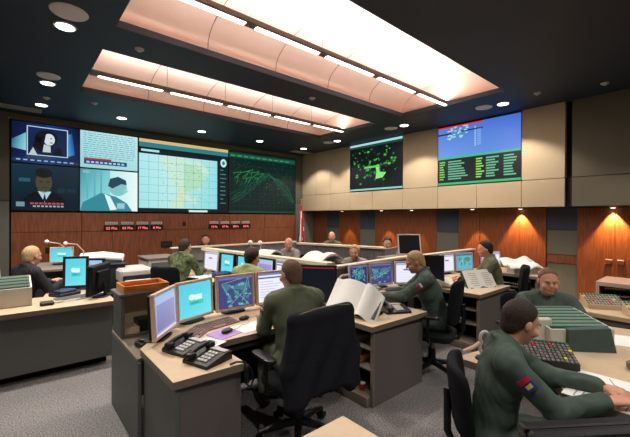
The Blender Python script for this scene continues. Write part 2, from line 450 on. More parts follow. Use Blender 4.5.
for x, y, r, t in [(.46, 4.38, .16, 'beside the biggest downlight at upper left'), (.44, 6.57, .14, 'beside the second left downlight'), (6.72, 7.23, .14, 'left of the smaller right wall display'),
                   (6.74, 5.11, .14, 'above the smaller right wall display'), (6.76, 2.98, .14, 'in front of the blue right wall display')]:
    q = MB(); q.cyl((0, 0, 0), (0, 0, .012), r, r + .01, M['grille'], 32); q.cyl((0, 0, -.004), (0, 0, 0), r * .9, r * .95, M['grille'], 32)
    q.solo('ceiling_speaker', 'round grey ceiling speaker grille, ' + t, 'speaker', (x, y, CZ - .012), smooth=True)
for x, y, t in [(.49, 7.79, 'near the left corner downlight'), (6.64, 2.05, 'right of the blue display'), (6.93, 1.22, 'far right on the dark ceiling'), (1.22, 4.76, 'on the strip between the two light coves'), (1.18, 7.57, 'behind the farther light cove'), (4.0, 4.72, 'midway along the strip between the coves')]:
    q = MB(); q.cyl((0, 0, .02), (0, 0, .035), .05, .055, M['paleg'], 18); q.cyl((0, 0, 0), (0, 0, .02), .02, .035, M['paleg'], 14)
    q.solo('ceiling_sprinkler', 'small pale sprinkler head ' + t, 'sprinkler', (x, y, CZ - .035), smooth=True)
for x, y, t in [(.12, 8.86, 'at the far left corner over the televisions'), (7.05, 8.85, 'in the far corner over the flag')]:
    o = thing('ceiling_vent', 'pale slotted ceiling vent ' + t, 'vent', (x, y, CZ - .02))
    q = MB(); q.bb(-.36, .36, -.13, -.11, 0, .02, M['paleg']); q.bb(-.36, .36, .11, .13, 0, .02, M['paleg']); q.bb(-.36, -.34, -.11, .11, 0, .02, M['paleg']); q.bb(.34, .36, -.11, .11, 0, .02, M['paleg']); q.obj('frame', o)
    q = MB()
    for i in range(6): q.box((0, -.09 + i * .036, .01), (.68, .026, .004), M['paleg'], rotm(rx=.5), .001)
    q.obj('louvre', o)

for k, (yy, nm) in enumerate(((3.42, 'nearer and larger'), (6.15, 'farther'))):
    o = thing('linear_light', 'long brown grey linear lamp with white lenses hung in the %s ceiling cove' % nm, 'ceiling light', (3.6, yy, CZ + .02))
    q = MB(); q.box((0, 0, .035), (5.4, .11, .07), M['fix'], None, .01)
    for i in range(6): q.cyl((-2.65 + i * 1.06, 0, .07), (-2.65 + i * 1.06, 0, .42), .006, .006, M['metal'], 6)
    q.obj('housing', o)
    for i in range(5):
        q = MB(); xc = -2.13 + i * 1.065; q.box((xc, 0, -.004), (.93, .065, .012), M['tube'], None, .004); q.obj('lens', o)
        l = bpy.data.lights.new('lamp', 'AREA'); l.shape = 'RECTANGLE'; l.size = .95; l.size_y = .09; l.energy = 24 if k == 0 else 12; l.color = (1.0, .93, .9)
        lo = bpy.data.objects.new('lamp', l); COL.objects.link(lo); lo.parent = o; lo.location = (xc, 0, .085); lo.rotation_euler = (PI, 0, 0)
        l2 = bpy.data.lights.new('lamp', 'AREA'); l2.shape = 'RECTANGLE'; l2.size = .9; l2.size_y = .06; l2.energy = 16; l2.color = (1.0, .95, .9)
        lo2 = bpy.data.objects.new('lamp', l2); COL.objects.link(lo2); lo2.parent = o; lo2.location = (xc, 0, -.012)

# small accent spots under the bulkhead of the right wall
for (x, y, e, ang, t) in [(7.65, 7.6, 70, 44, 'nearest the flag'), (7.65, 6.1, 80, 46, 'under the smaller display'), (7.65, 5.15, 50, 42, 'right of the smaller display'), (7.66, 3.61, 80, 50, 'under the blue display'),
                       (7.92, 2.74, 230, 70, 'right of the blue display, close to the timber'), (7.92, 1.27, 280, 72, 'over the double doors')]:
    q = MB(); q.cyl((0, 0, 0), (0, 0, .02), .045, .05, M['paleg'], 20); q.cyl((0, 0, -.003), (0, 0, .0), .035, .035, M['lens'], 20)
    o = q.solo('spotlight', 'small accent light under the tan bulkhead, ' + t, 'accent light', (x, y, 1.83), smooth=True)
    spot('lamp', (0, 0, -.01), e, ang, .45, (1.0, .6, .26), o, (.1 if x < 7.8 else .02, 0, -.5), .012)

# ------------------------------------------------------------------ wall displays
def wall_display(label, x0, x1, z0, z1, fn, right=False, bez=.012, frame='blackp'):
    if right: o = thing('wall_display', label, 'display', (7.5, (x0 + x1) / 2, z0), -PI / 2)
    else: o = thing('wall_display', label, 'display', ((x0 + x1) / 2, FY, z0), 0)
    w = abs(x1 - x0); h = z1 - z0
    q = MB(); q.bb(-w / 2, w / 2, .0, .06, 0, h, M[frame], .002); q.obj('housing', o)
    c = fn(w - 2 * bez, h - 2 * bez); c.build('picture', o, SW, 0, bez, -.001)
    return o
def tv_woman(w, h):
    c = Canvas(w, h)
    c.rect(0, 0, .5, 1, [(10, 24, 60), (16, 60, 140), (10, 40, 110), (6, 20, 50)], 0); c.rect(.5, 0, 1, 1, [(16, 60, 140), (8, 20, 60), (8, 16, 44), (10, 60, 150)], 0)
    c.poly([(0, .35), (.2, .3), (.2, .75), (0, .55)], [(60, 120, 150), (150, 220, 230), (120, 200, 220), (40, 90, 130)], 1)
    c.poly([(.78, .2), (.94, .3), (.9, .85), (.78, .8)], [(80, 190, 230), (20, 90, 190), (14, 60, 150), (90, 200, 236)], 1)
    c.rect(.21, .2, .83, .93, (190, 220, 232), 2); c.rect(.225, .22, .815, .91, [(10, 30, 70), (14, 30, 66), (16, 36, 80), (12, 40, 90)], 3)
    c.ell(.5, .66, .17, .2, (14, 16, 24), 4); c.poly([(.33, .7), (.3, .42), (.42, .3), (.6, .4), (.6, .6)], (12, 14, 22), 4)
    c.ell(.54, .63, .085, .15, (214, 226, 228), 5); c.poly([(.46, .5), (.56, .46), (.56, .3), (.44, .3)], (196, 210, 214), 5); c.poly([(.44, .75), (.5, .83), (.46, .5), (.41, .5)], (14, 16, 24), 6)
    c.ell(.57, .66, .016, .014, (30, 40, 50), 6); c.ell(.57, .55, .026, .014, (130, 110, 120), 6)
    c.poly([(.24, .22), (.3, .4), (.36, .22)], (190, 206, 210), 5); c.poly([(.58, .22), (.66, .44), (.72, .42), (.76, .22)], (8, 14, 30), 5)
    c.rect(0, .03, 1, .11, (20, 50, 90), 4); c.rect(.2, .12, .56, .19, (50, 66, 90), 5)
    for i in range(9): c.rect(.06 + i * .1, .055, .12 + i * .1, .085, (150, 190, 210), 5)
    return c
def tv_text(w, h):
    c = Canvas(w, h); r = random.Random(3)
    c.rect(0, 0, 1, 1, [(150, 214, 220), (170, 224, 230), (196, 240, 240), (170, 230, 236)], 0)
    for i in range(12):
        x = .05
        while x < .93:
            l = .03 + r.random() * .07; c.rect(x, .93 - i * .058, min(x + l, .96), .945 - i * .058, (96, 150, 166), 1); x += l + .02
    c.rect(.06, .1, .8, .22, (20, 60, 120), 2); c.rect(.06, .22, .52, .27, (170, 50, 50), 2)
    for i in range(9): c.rect(.1 + i * .075, .13, .15 + i * .075, .18, (170, 210, 226), 3)
    return c
def tv_man(w, h):
    c = Canvas(w, h)
    c.rect(0, 0, 1, 1, [(6, 22, 36), (8, 26, 40), (14, 40, 54), (12, 50, 66)], 0)
    c.rect(.1, .62, .26, .7, (40, 90, 110), 1); c.rect(.66, .4, .78, .5, (20, 50, 64), 1); c.rect(.82, .42, .96, .5, (20, 50, 64), 1)
    c.poly([(.12, .16), (.24, .36), (.42, .44), (.6, .42), (.74, .3), (.82, .16)], (6, 14, 22), 2)
    c.poly([(.37, .42), (.47, .18), (.57, .42)], (170, 214, 224), 3); c.poly([(.44, .2), (.47, .38), (.5, .2)], (10, 20, 34), 4)
    c.ell(.46, .62, .125, .23, (74, 68, 50), 3); c.ell(.46, .83, .13, .11, (20, 20, 22), 4); c.rect(.4, .62, .44, .64, (20, 20, 20), 4); c.rect(.5, .62, .54, .64, (20, 20, 20), 4); c.rect(.42, .5, .51, .515, (50, 36, 30), 4)
    c.rect(.06, .08, .18, .18, (120, 150, 166), 5)
    for i in range(8): c.rect(.26 + i * .065, .13, .31 + i * .065, .17, (200, 70, 80), 5); c.rect(.3 + i * .06, .07, .34 + i * .06, .105, (150, 180, 190), 5)
    return c
def tv_profile(w, h):
    c = Canvas(w, h)
    c.rect(0, 0, .5, 1, [(120, 200, 206), (150, 226, 230), (120, 206, 214), (60, 150, 164)], 0); c.rect(.5, 0, 1, 1, [(190, 240, 240), (240, 255, 252), (236, 255, 252), (190, 240, 240)], 0)
    for x in (.1, .22, .33): c.rect(x, .3, x + .03, 1, (90, 180, 190), 1)
    c.poly([(0, 0), (.04, .2), (.34, .44), (.6, .36), (.8, .2), (.9, 0)], (50, 140, 154), 2); c.poly([(.4, .42), (.5, .36), (.62, .04), (.5, .02)], (226, 250, 250), 3)
    c.ell(.64, .58, .16, .2, (130, 200, 204), 4); c.poly([(.46, .62), (.5, .8), (.64, .86), (.78, .78), (.8, .66), (.7, .68), (.54, .56)], (24, 70, 90), 5); c.poly([(.74, .6), (.83, .5), (.74, .42)], (150, 214, 214), 4)
    c.rect(.62, .06, .76, .2, (150, 206, 214), 4); c.rect(.04, .9, .16, .97, (120, 190, 200), 4)
    return c
def big_map(w, h):
    c = Canvas(w, h); r = random.Random(5)
    c.rect(0, 0, 1, 1, (8, 26, 34), 0); c.rect(0, .955, 1, 1, (216, 190, 130), 1); c.rect(0, .89, 1, .955, (40, 130, 140), 1); c.rect(0, .8, .88, .89, (6, 16, 22), 1)
    c.rect(.02, .83, .2, .86, (180, 230, 236), 2)
    c.rect(0, .05, .455, .8, [(164, 232, 236), (196, 240, 236), (206, 244, 240), (176, 236, 242)], 1); c.rect(.455, .05, .86, .8, [(180, 236, 226), (140, 224, 232), (154, 230, 236), (190, 242, 234)], 1)
    c.poly([(.2 + .6 * x, .06 + .74 * y) for x, y in NA], (206, 238, 216), 2)
    c.poly([(.46, .3), (.6, .34), (.7, .44), (.68, .6), (.58, .7), (.46, .72)], (182, 228, 194), 3)
    c.poly([(.33, .06), (.4, .34), (.47, .3), (.45, .06)], (214, 236, 198), 3)
    for i in range(1, 9): c.line([(i * .095, .05), (i * .095, .8)], .0025, (110, 190, 200), 4)
    for i in range(1, 7): c.line([(0, .05 + i * .107), (.86, .05 + i * .107)], .0025, (110, 190, 200), 4)
    for i in range(90): x, y = .22 + r.random() * .54, .12 + r.random() * .6; c.rect(x, y, x + .012, y + .006, (90, 160, 120), 5)
    c.rect(.88, .05, 1, .89, (8, 22, 28), 1); c.ell(.94, .78, .04, .065, (190, 240, 240), 2); c.ell(.94, .78, .018, .03, (40, 120, 140), 3)
    for i in range(9): c.rect(.9, .66 - i * .065, .93 + .05 * r.random(), .675 - i * .065, (70, 130, 140), 2)
    c.rect(.52, 0, .74, .03, (220, 240, 236), 2)
    return c
def radar(w, h):
    c = Canvas(w, h); r = random.Random(11)
    c.rect(0, 0, 1, 1, (6, 30, 30), 0)
    for i in range(1, 14): c.line([(i / 14, 0), (i / 14, 1)], .002, (16, 70, 56), 1)
    for i in range(1, 9): c.line([(0, i / 9), (1, i / 9)], .002, (16, 70, 56), 1)
    c.rect(0, .9, 1, .97, (20, 84, 66), 1)
    for i in range(10): c.rect(.02 + i * .09, .92, .08 + i * .09, .94, (60, 160, 110), 2)
    for k in range(8):
        y0 = .14 + k * .02; x0 = r.random() * .05
        pts = [(x0, y0), (.14 + x0, y0 + .1), (.28, y0 + .22 + k * .012), (.42, .5 + .02 * k), (.56, .62 + .01 * k), (.72, .6 - .02 * k), (.86, .46 - .03 * k), (.96, .24 - .01 * k)]
        c.line([(x + r.random() * .02, y + r.random() * .02) for x, y in pts], .002, (38, 112, 80), 2 + k)
    for k in range(10):
        x, y = .02 + r.random() * .36, .55 + r.random() * .16; c.line([(x, y), (x + .05 + r.random() * .1, y + .04 * r.random()), (x + .03, y - .08)], .005, (44, 136, 74), 10)
    for k in range(150): x, y = .03 + r.random() * .92, .15 + r.random() * .7; c.rect(x, y, x + .01, y + .006, (40 + int(40 * r.random()), 140, 90), 11)
    c.rect(0, 0, 1, .03, (20, 70, 50), 12)
    return c
def green_blobs(w, h):
    c = Canvas(w, h); r = random.Random(21)
    c.rect(0, 0, 1, 1, (6, 14, 14), 0); c.rect(0, .955, 1, 1, (170, 226, 230), 1); c.rect(0, 0, 1, .035, (150, 214, 200), 1); c.rect(0, .91, 1, .945, (30, 80, 60), 1)
    for i in range(110):
        x, y = r.gauss(.5, .28), r.gauss(.55, .24)
        if not (.04 < x < .94 and .12 < y < .88): continue
        g = r.random(); a = .008 + r.random() * .026
        c.poly([(x + a * math.cos(t) * (.6 + .6 * r.random()), y + a * math.sin(t) * (.6 + .6 * r.random())) for t in (0, 1, 2, 3, 4, 5)], (int(20 + 70 * g), int(80 + 120 * g), int(50 + 50 * (1 - g))), 1 + i % 9)
    c.poly([(.52, .22), (.66, .24), (.72, .34), (.6, .36), (.58, .52), (.52, .5), (.54, .36)], (140, 240, 130), 10); c.rect(.3, .46, .6, .5, (110, 220, 90), 11)
    for i in range(1, 6): c.line([(i / 6, .04), (i / 6, .95)], .002, (24, 60, 56), 12)
    return c
def blue_board(w, h):
    c = Canvas(w, h); r = random.Random(31)
    c.rect(0, .47, 1, 1, [(110, 160, 236), (92, 140, 230), (70, 112, 214), (84, 128, 222)], 0); c.rect(0, 0, 1, .47, (8, 24, 26), 0)
    c.rect(0, .975, .58, 1, (220, 50, 70), 1); c.rect(0, .44, 1, .475, (70, 190, 140), 1); c.rect(0, 0, 1, .035, (60, 190, 120), 1)
    c.rect(0, .86, .18, .885, (16, 30, 60), 2); c.rect(.3, .875, .58, .895, (16, 30, 60), 2)
    for i in range(34): x, y = .12 + r.random() * .26, .76 + r.random() * .2; c.rect(x, y, x + .03, y + .02, (170, 226, 214), 3)
    c.rect(.485, .6, .492, .93, (220, 236, 250), 2)
    for i in range(10): c.rect(.51, .62 + i * .028, .56, .632 + i * .028, (150, 190, 244), 2)
    for j in range(8):
        y = .38 - j * .042
        for (xa, xb, cl) in ((.02, .1, (120, 214, 90)), (.14, .4, (110, 190, 150)), (.5, .6, (150, 226, 90)), (.62, .78, (110, 196, 150)), (.82, .96, (110, 196, 150))):
            c.rect(xa, y, xa + (xb - xa) * (.6 + .4 * r.random()), y + .022, cl, 2)
    return c
wall_display('upper left television feed showing a woman singing in a framed inset', 0.02, 1.165, 2.735, 3.58, tv_woman)
wall_display('lower left television feed showing a man in a dark suit', 0.02, 1.165, 1.76, 2.725, tv_man)
wall_display('pale cyan display of printed text, above the picture of a bowed man', 1.175, 2.37, 2.735, 3.58, tv_text)
wall_display('pale cyan picture of a man in profile looking down', 1.175, 2.37, 1.76, 2.725, tv_profile)
wall_display('large bright cyan display of a continental map', 2.38, 4.77, 1.76, 3.58, big_map)
wall_display('large dark display with green radar tracks beside the corner flag', 4.78, 7.2, 1.76, 3.58, radar)
wall_display('smaller right wall display with green weather echoes on black', 7.14, 5.31, 2.39, 3.72, green_blobs, True)
wall_display('right wall display, blue above and a green and black table below', 4.35, 2.58, 2.38, 3.71, blue_board, True)

# red digit clocks
def text_mesh(mb, txt, size, m, T, ext=.002):
    cu = bpy.data.curves.new('t', 'FONT'); cu.body = txt; cu.size = size; cu.align_x = 'CENTER'; cu.extrude = ext
    to = bpy.data.objects.new('t', cu); COL.objects.link(to)
    dg = bpy.context.evaluated_depsgraph_get(); me = bpy.data.meshes.new_from_object(to.evaluated_get(dg))
    mb.add([tuple(v.co) for v in me.vertices], [tuple(p.vertices) for p in me.polygons], m, T)
    bpy.data.objects.remove(to); bpy.data.meshes.remove(me)
k = 0
for gx, grp, txts in ((1.8, 'left', ('02 Pha', '03 Pha', '17 Pha', '8 Pha')), (4.33, 'right', ('10 Pa', '07 Pa', '08 Pa', '09 Pa'))):
    for i in range(4):
        order = ('leftmost', 'second from left', 'third from left', 'rightmost')[i]
        o = thing('wall_clock', '%s red digital clock in the row of four on the timber, %s row' % (order, grp), 'clock', (gx + i * .335, FY, 1.32), 0, 'digital clocks, %s row' % grp)
        q = MB(); q.bb(-.155, .155, -.03, 0, 0, .12, M['blackp'], .004); q.obj('case', o)
        q = MB(); text_mesh(q, txts[i], .085, M['ledr'], Matrix.Translation((0, -.032, .022)) @ Matrix.Rotation(PI / 2, 4, 'X')); q.obj('digits', o)
        q = MB(); q.bb(-.13, .13, -.015, 0, .135, .2, M['paleg'], .003)
        for j in range(5): q.bb(-.11 + j * .045, -.08 + j * .045, -.017, -.013, .15, .185, M['paperg'], 0)
        q.obj('name_plate', o)
for x, z, w, h, t in ((3.05, .86, .28, .16, 'wide, behind the camouflage uniform'), (3.5, 1.4, .09, .12, 'small, right of the left clock row'), (.62, .86, .1, .12, 'small, behind the fair haired man at left')):
    q = MB(); q.bb(-w / 2, w / 2, -.012, 0, 0, h, M['blackp'], .004); q.bb(-w / 2 + .02, w / 2 - .02, -.016, -.01, .02, h - .02, M['dark'], .003)
    q.solo('wall_outlet', 'black wall outlet plate on the timber, ' + t, 'outlet', (x, FY, z))

# flags
def flag(label, loc, h, cols, rz=0):
    o = thing('flag_stand', label, 'flag', loc, rz)
    q = MB(); q.cyl((0, 0, 0), (0, 0, .05), .16, .14, M['gold'], 24); q.cyl((0, 0, .05), (0, 0, .12), .05, .03, M['gold'], 16); q.obj('base', o, True)
    q = MB(); q.cyl((0, 0, .1), (0, 0, h), .014, .014, M['orange'], 10); q.obj('pole', o, True)
    q = MB(); q.sq((0, 0, h + .04), (.03, .03, .05), M['gold'], 1, 1, None, 10, 8); q.obj('finial', o, True)
    q = MB(); n = 36; rows = 26; g = []
    top = h - .12; bot = h - 1.3
    for i in range(rows + 1):
        t = i / rows; row = []
        R0 = .022 + .075 * t ** .8
        for j in range(n):
            a = 2 * PI * j / n; rr = R0 * (1 + .22 * math.sin(5 * a + 2 * t) + .1 * math.sin(9 * a))
            row.append((rr * math.cos(a) * 1.1 + .02 * t, rr * math.sin(a) * .8, top + (bot - top) * t - .05 * math.sin(a) * t))
        g.append(row)
    vs = [p for r_ in g for p in r_]
    for j in range(n):
        F = [(i * n + j, i * n + (j + 1) % n, (i + 1) * n + (j + 1) % n, (i + 1) * n + j) for i in range(rows)]
        for i, f in enumerate(F): q.add([vs[x] for x in f], [(0, 1, 2, 3)], cols(j / n, i / rows))
    q.obj('cloth', o, True)
def ca(a, t):
    if t < .14: return M['red'] if (a * 9) % 1 < .8 else M['white']
    if .35 < t < .8 and .62 < a < .74: return M['red']
    if t > .72 and .7 < a < .95: return M['red']
    if .3 < t < .6 and a < .08: return M['red']
    if .5 < a < .62 or .84 < a < .92: return M['white']
    return M['red'] if (a * 4 + t) % 1 < .7 else M['white']
flag('red and white flag furled on a pole in the far corner of the room', (7.14, 8.95, 0), 2.15, ca)
def us(a, t):
    if t < .3 and a < .6: return M['blue']
    return M['red'] if (a * 12) % 1 < .5 else M['white']
flag('red and white striped flag furled on a pole at the left edge', (-.26, 9.05, 0), 1.62, us)

# ------------------------------------------------------------------ seats and desk goods
def make_chair(name, label, loc, rz, fab='blackf', arms=True, back=(.23, .25), tilt=.12, sh=.46, group=None, hi=1.0):
    o = thing(name, label, 'chair', loc, rz, group)
    F = M[fab]
    q = MB(); q.sq((0, 0, sh - .035), (.245, .235, .045), F, .5, .45, None, 28, 12); q.obj('seat', o, True)
    bh = (hi - sh - .1) / 2; bw = back[0]
    q = MB(); q.sq((0, -.27, sh + .1 + bh), (bw, .032, bh), F, .35, .45, rotm(rx=tilt), 32, 16, lambda v: (v.x, v.y + 1.1 * v.x * v.x, v.z)); q.obj('backrest', o, True)
    q = MB(); q.tube([(0, -.12, sh - .07), (0, -.26, sh - .05), (0, -.31, sh + .05), (0, -.31, sh + .3)], .022, M['blackp'], 8); q.obj('back_support', o, True)
    q = MB(); q.cyl((0, 0, .12), (0, 0, sh - .08), .028, .028, M['metal'], 14); q.cyl((0, 0, .1), (0, 0, .26), .04, .038, M['blackp'], 14); q.box((0, 0, sh - .085), (.2, .24, .035), M['blackp']); q.obj('pedestal', o, True)
    for i in range(5):
        a = 2 * PI * i / 5 + .3
        q = MB(); q.tube([(0, 0, .12), (.18 * math.cos(a), .18 * math.sin(a), .1), (.3 * math.cos(a), .3 * math.sin(a), .075)], [.035, .026, .018], M['blackp'], 8); l = q.obj('leg', o, True)
        q = MB(); cx, cy = .3 * math.cos(a), .3 * math.sin(a)
        for s in (-1, 1): q.cyl((cx - s * .012 * math.sin(a), cy + s * .012 * math.cos(a), .028), (cx - s * .03 * math.sin(a), cy + s * .03 * math.cos(a), .028), .028, .028, M['blackp'], 14)
        q.cyl((cx, cy, .03), (cx, cy, .07), .012, .012, M['blackp'], 8); q.obj('caster', l, True)
    if arms:
        for s in (-1, 1):
            q = MB(); q.tube([(s * .2, -.02, sh - .07), (s * .29, -.02, sh - .05), (s * .3, -.02, sh + .1), (s * .3, -.02, sh + .19)], .016, M['blackp'], 8)
            q.sq((s * .3, .01, sh + .2), (.04, .14, .018), M['blackp'], .5, .5, None, 20, 8); q.obj('armrest', o, True)
    return o

def monitor(label, p0, p1, z, h, pic, bez='beigep', bw=.025, tilt=.06, stand=True, group=None, side='blackp', zb=None, btop=None):
    """p0,p1: left and right corner of the bezel as its user sees them"""
    w = math.hypot(p1[0] - p0[0], p1[1] - p0[1]); rz = math.atan2(p1[1] - p0[1], p1[0] - p0[0])
    zb = z if zb is None else zb
    o = thing('monitor', label, 'monitor', ((p0[0] + p1[0]) / 2, (p0[1] + p1[1]) / 2, z), rz, group)
    R = Matrix.Rotation(-tilt, 4, 'X'); up = .035 + (zb - z)
    T = Matrix.Translation((0, 0, up)) @ R
    q = MB(); B = M[bez]
    hh = h - .035
    for (x0, x1, a, c) in ((-w / 2, w / 2, 0, bw), (-w / 2, w / 2, hh - bw, hh), (-w / 2, -w / 2 + bw, bw, hh - bw), (w / 2 - bw, w / 2, bw, hh - bw)):
        q.box(((x0 + x1) / 2, .01, (a + c) / 2), (x1 - x0, .03, c - a), B, None, .004)
    q.v = [tuple(T @ Vector(v)) for v in q.v]; q.obj('bezel', o)
    q = MB(); q.box((0, .035, hh / 2), (w * .98, .03, hh * .98), M[side], None, .01); q.box((0, .06, hh / 2), (w * .55, .03, hh * .6), M[side], None, .01)
    for i in range(5): q.box((0, .078, hh * .35 + i * .02), (w * .4, .004, .006), M['dark'], None, .001)
    q.v = [tuple(T @ Vector(v)) for v in q.v]; q.obj('housing', o)
    pic(w - 2 * bw, hh - 2 * bw).build('screen', o, SM, 0, bw, -.0005 + .0, .0004, T)
    if stand:
        q = MB(); q.sq((0, .07, .008), (.12, .085, .009), M[side], .4, .6, None, 24, 6); q.tube([(0, .1, .01), (0, .1, up + hh * .2), (0, .08, up + hh * .4)], .018, M[side], 8); q.obj('stand', o, True)
    return o

def keyboard(label, loc, rz, c='pinkk', w=.42):
    o = thing('keyboard', label, 'keyboard', loc, rz)
    q = MB(); q.prism([(-.075, 0), (.075, 0), (.075, .024), (-.075, .012)], -w / 2, w / 2, M['paleg'] if c == 'keyg' else M[c], Matrix(((0, 0, 1, 0), (1, 0, 0, 0), (0, 1, 0, 0), (0, 0, 0, 1)))); q.obj('body', o)
    q = MB(); n = int(w / .026)
    for r in range(5):
        for i in range(n):
            if r == 0 and 3 < i < n - 5: continue
            q.box((-w / 2 + .02 + i * (w - .03) / n, -.055 + r * .027, .02 + r * .0022), (.018, .02, .008), M[c], None, .002)
    q.obj('keys', o); return o

def mouse(label, loc, rz=0):
    o = thing('mouse', label, 'mouse', loc, rz)
    q = MB(); q.sq((0, 0, .016), (.03, .055, .017), M['blackp'], .8, .8, None, 16, 8); q.obj('shell', o, True)
    q = MB(); q.cyl((-.003, .025, .03), (.003, .025, .03), .007, .007, M['dark'], 10); q.obj('wheel', o, True)
    q = MB(); q.tube([(0, .05, .008), (.01, .12, .004), (-.02, .2, .004), (.0, .28, .004)], .002, M['blackp'], 5); q.obj('cable', o, True); return o

def phone(label, loc, rz=0, wide=.2):
    o = thing('telephone', label, 'telephone', loc, rz)
    X = Matrix(((0, 0, 1, 0), (1, 0, 0, 0), (0, 1, 0, 0), (0, 0, 0, 1)))
    q = MB(); q.prism([(-.11, 0), (.11, 0), (.11, .05), (.06, .055), (-.11, .022)], -wide / 2, wide / 2, M['blackp'], X, M['blackp']); q.obj('body', o)
    q = MB(); R = rotm(rx=.28)
    for r in range(4):
        for i in range(3): q.box((i * .028, -.07 + r * .03, .034 + r * .0058), (.022, .022, .008), M['paleg'], rotm(rx=.19), .002)
    q.box((.03, .075, .056), (.13, .05, .006), M['paleg'], rotm(rx=-.1), .002); q.obj('keypad', o)
    q = MB(); q.sq((-wide * .3, -.08, .045), (.027, .035, .022), M['blackp'], .6, .7, None, 16, 8); q.sq((-wide * .3, .08, .07), (.027, .035, .022), M['blackp'], .6, .7, None, 16, 8)
    q.tube([(-wide * .3, -.08, .055), (-wide * .3, -.03, .075), (-wide * .3, .03, .085), (-wide * .3, .08, .082)], [.018, .015, .015, .018], M['blackp'], 10); q.obj('handset', o, True)
    q = MB(); pts = []
    for i in range(60):
        t = i / 59; cx = -wide * .3 - .02 * t; cy = -.11 - .06 * math.sin(PI * t) + .1 * t; cz = .045 - .03 * t
        pts.append((cx + .006 * math.cos(i * 1.2), cy, cz + .006 * math.sin(i * 1.2)))
    q.tube(pts, .002, M['blackp'], 4); q.obj('cord', o); return o

def paper_sheet(label, loc, rz, w=.21, d=.3, cat='paper', m='paper', th=.004, curl=.0, name='paper_sheet', lines=True):
    q = MB(); n = 6
    g = [[(-w / 2 + w * i / n, -d / 2 + d * j / n, .004 + curl * ((i / n - .5) ** 2 * 4) * (j / n)) for j in range(n + 1)] for i in range(n + 1)]
    q.sheet(g, th, M[m])
    if lines and curl == 0:
        for j in range(8): q.bb(-w * .38, w * (.1 + .28 * ((j * 7) % 5) / 5), -d * .38 + j * d * .1, -d * .38 + j * d * .1 + .006, .0035, .0052, M['paperg'], 0)
    return q.solo(name, label, cat, loc, rz)

def gooseneck(label, loc, pts, name='desk_lamp'):
    o = thing(name, label, 'lamp', loc); hr_ = .028 if 'neck' in name else .045
    q = MB(); q.cyl((0, 0, 0), (0, 0, .03), .05, .04, M['blackp'], 16); q.obj('base', o, True)
    q = MB(); q.tube(pts, .008, M['beigep'], 8); q.obj('arm', o, True)
    e = pts[-1]; q = MB(); q.sq(e, (hr_, hr_, hr_), M['paper'], 1, 1, None, 16, 10); q.obj('lamp_head', o, True); return o

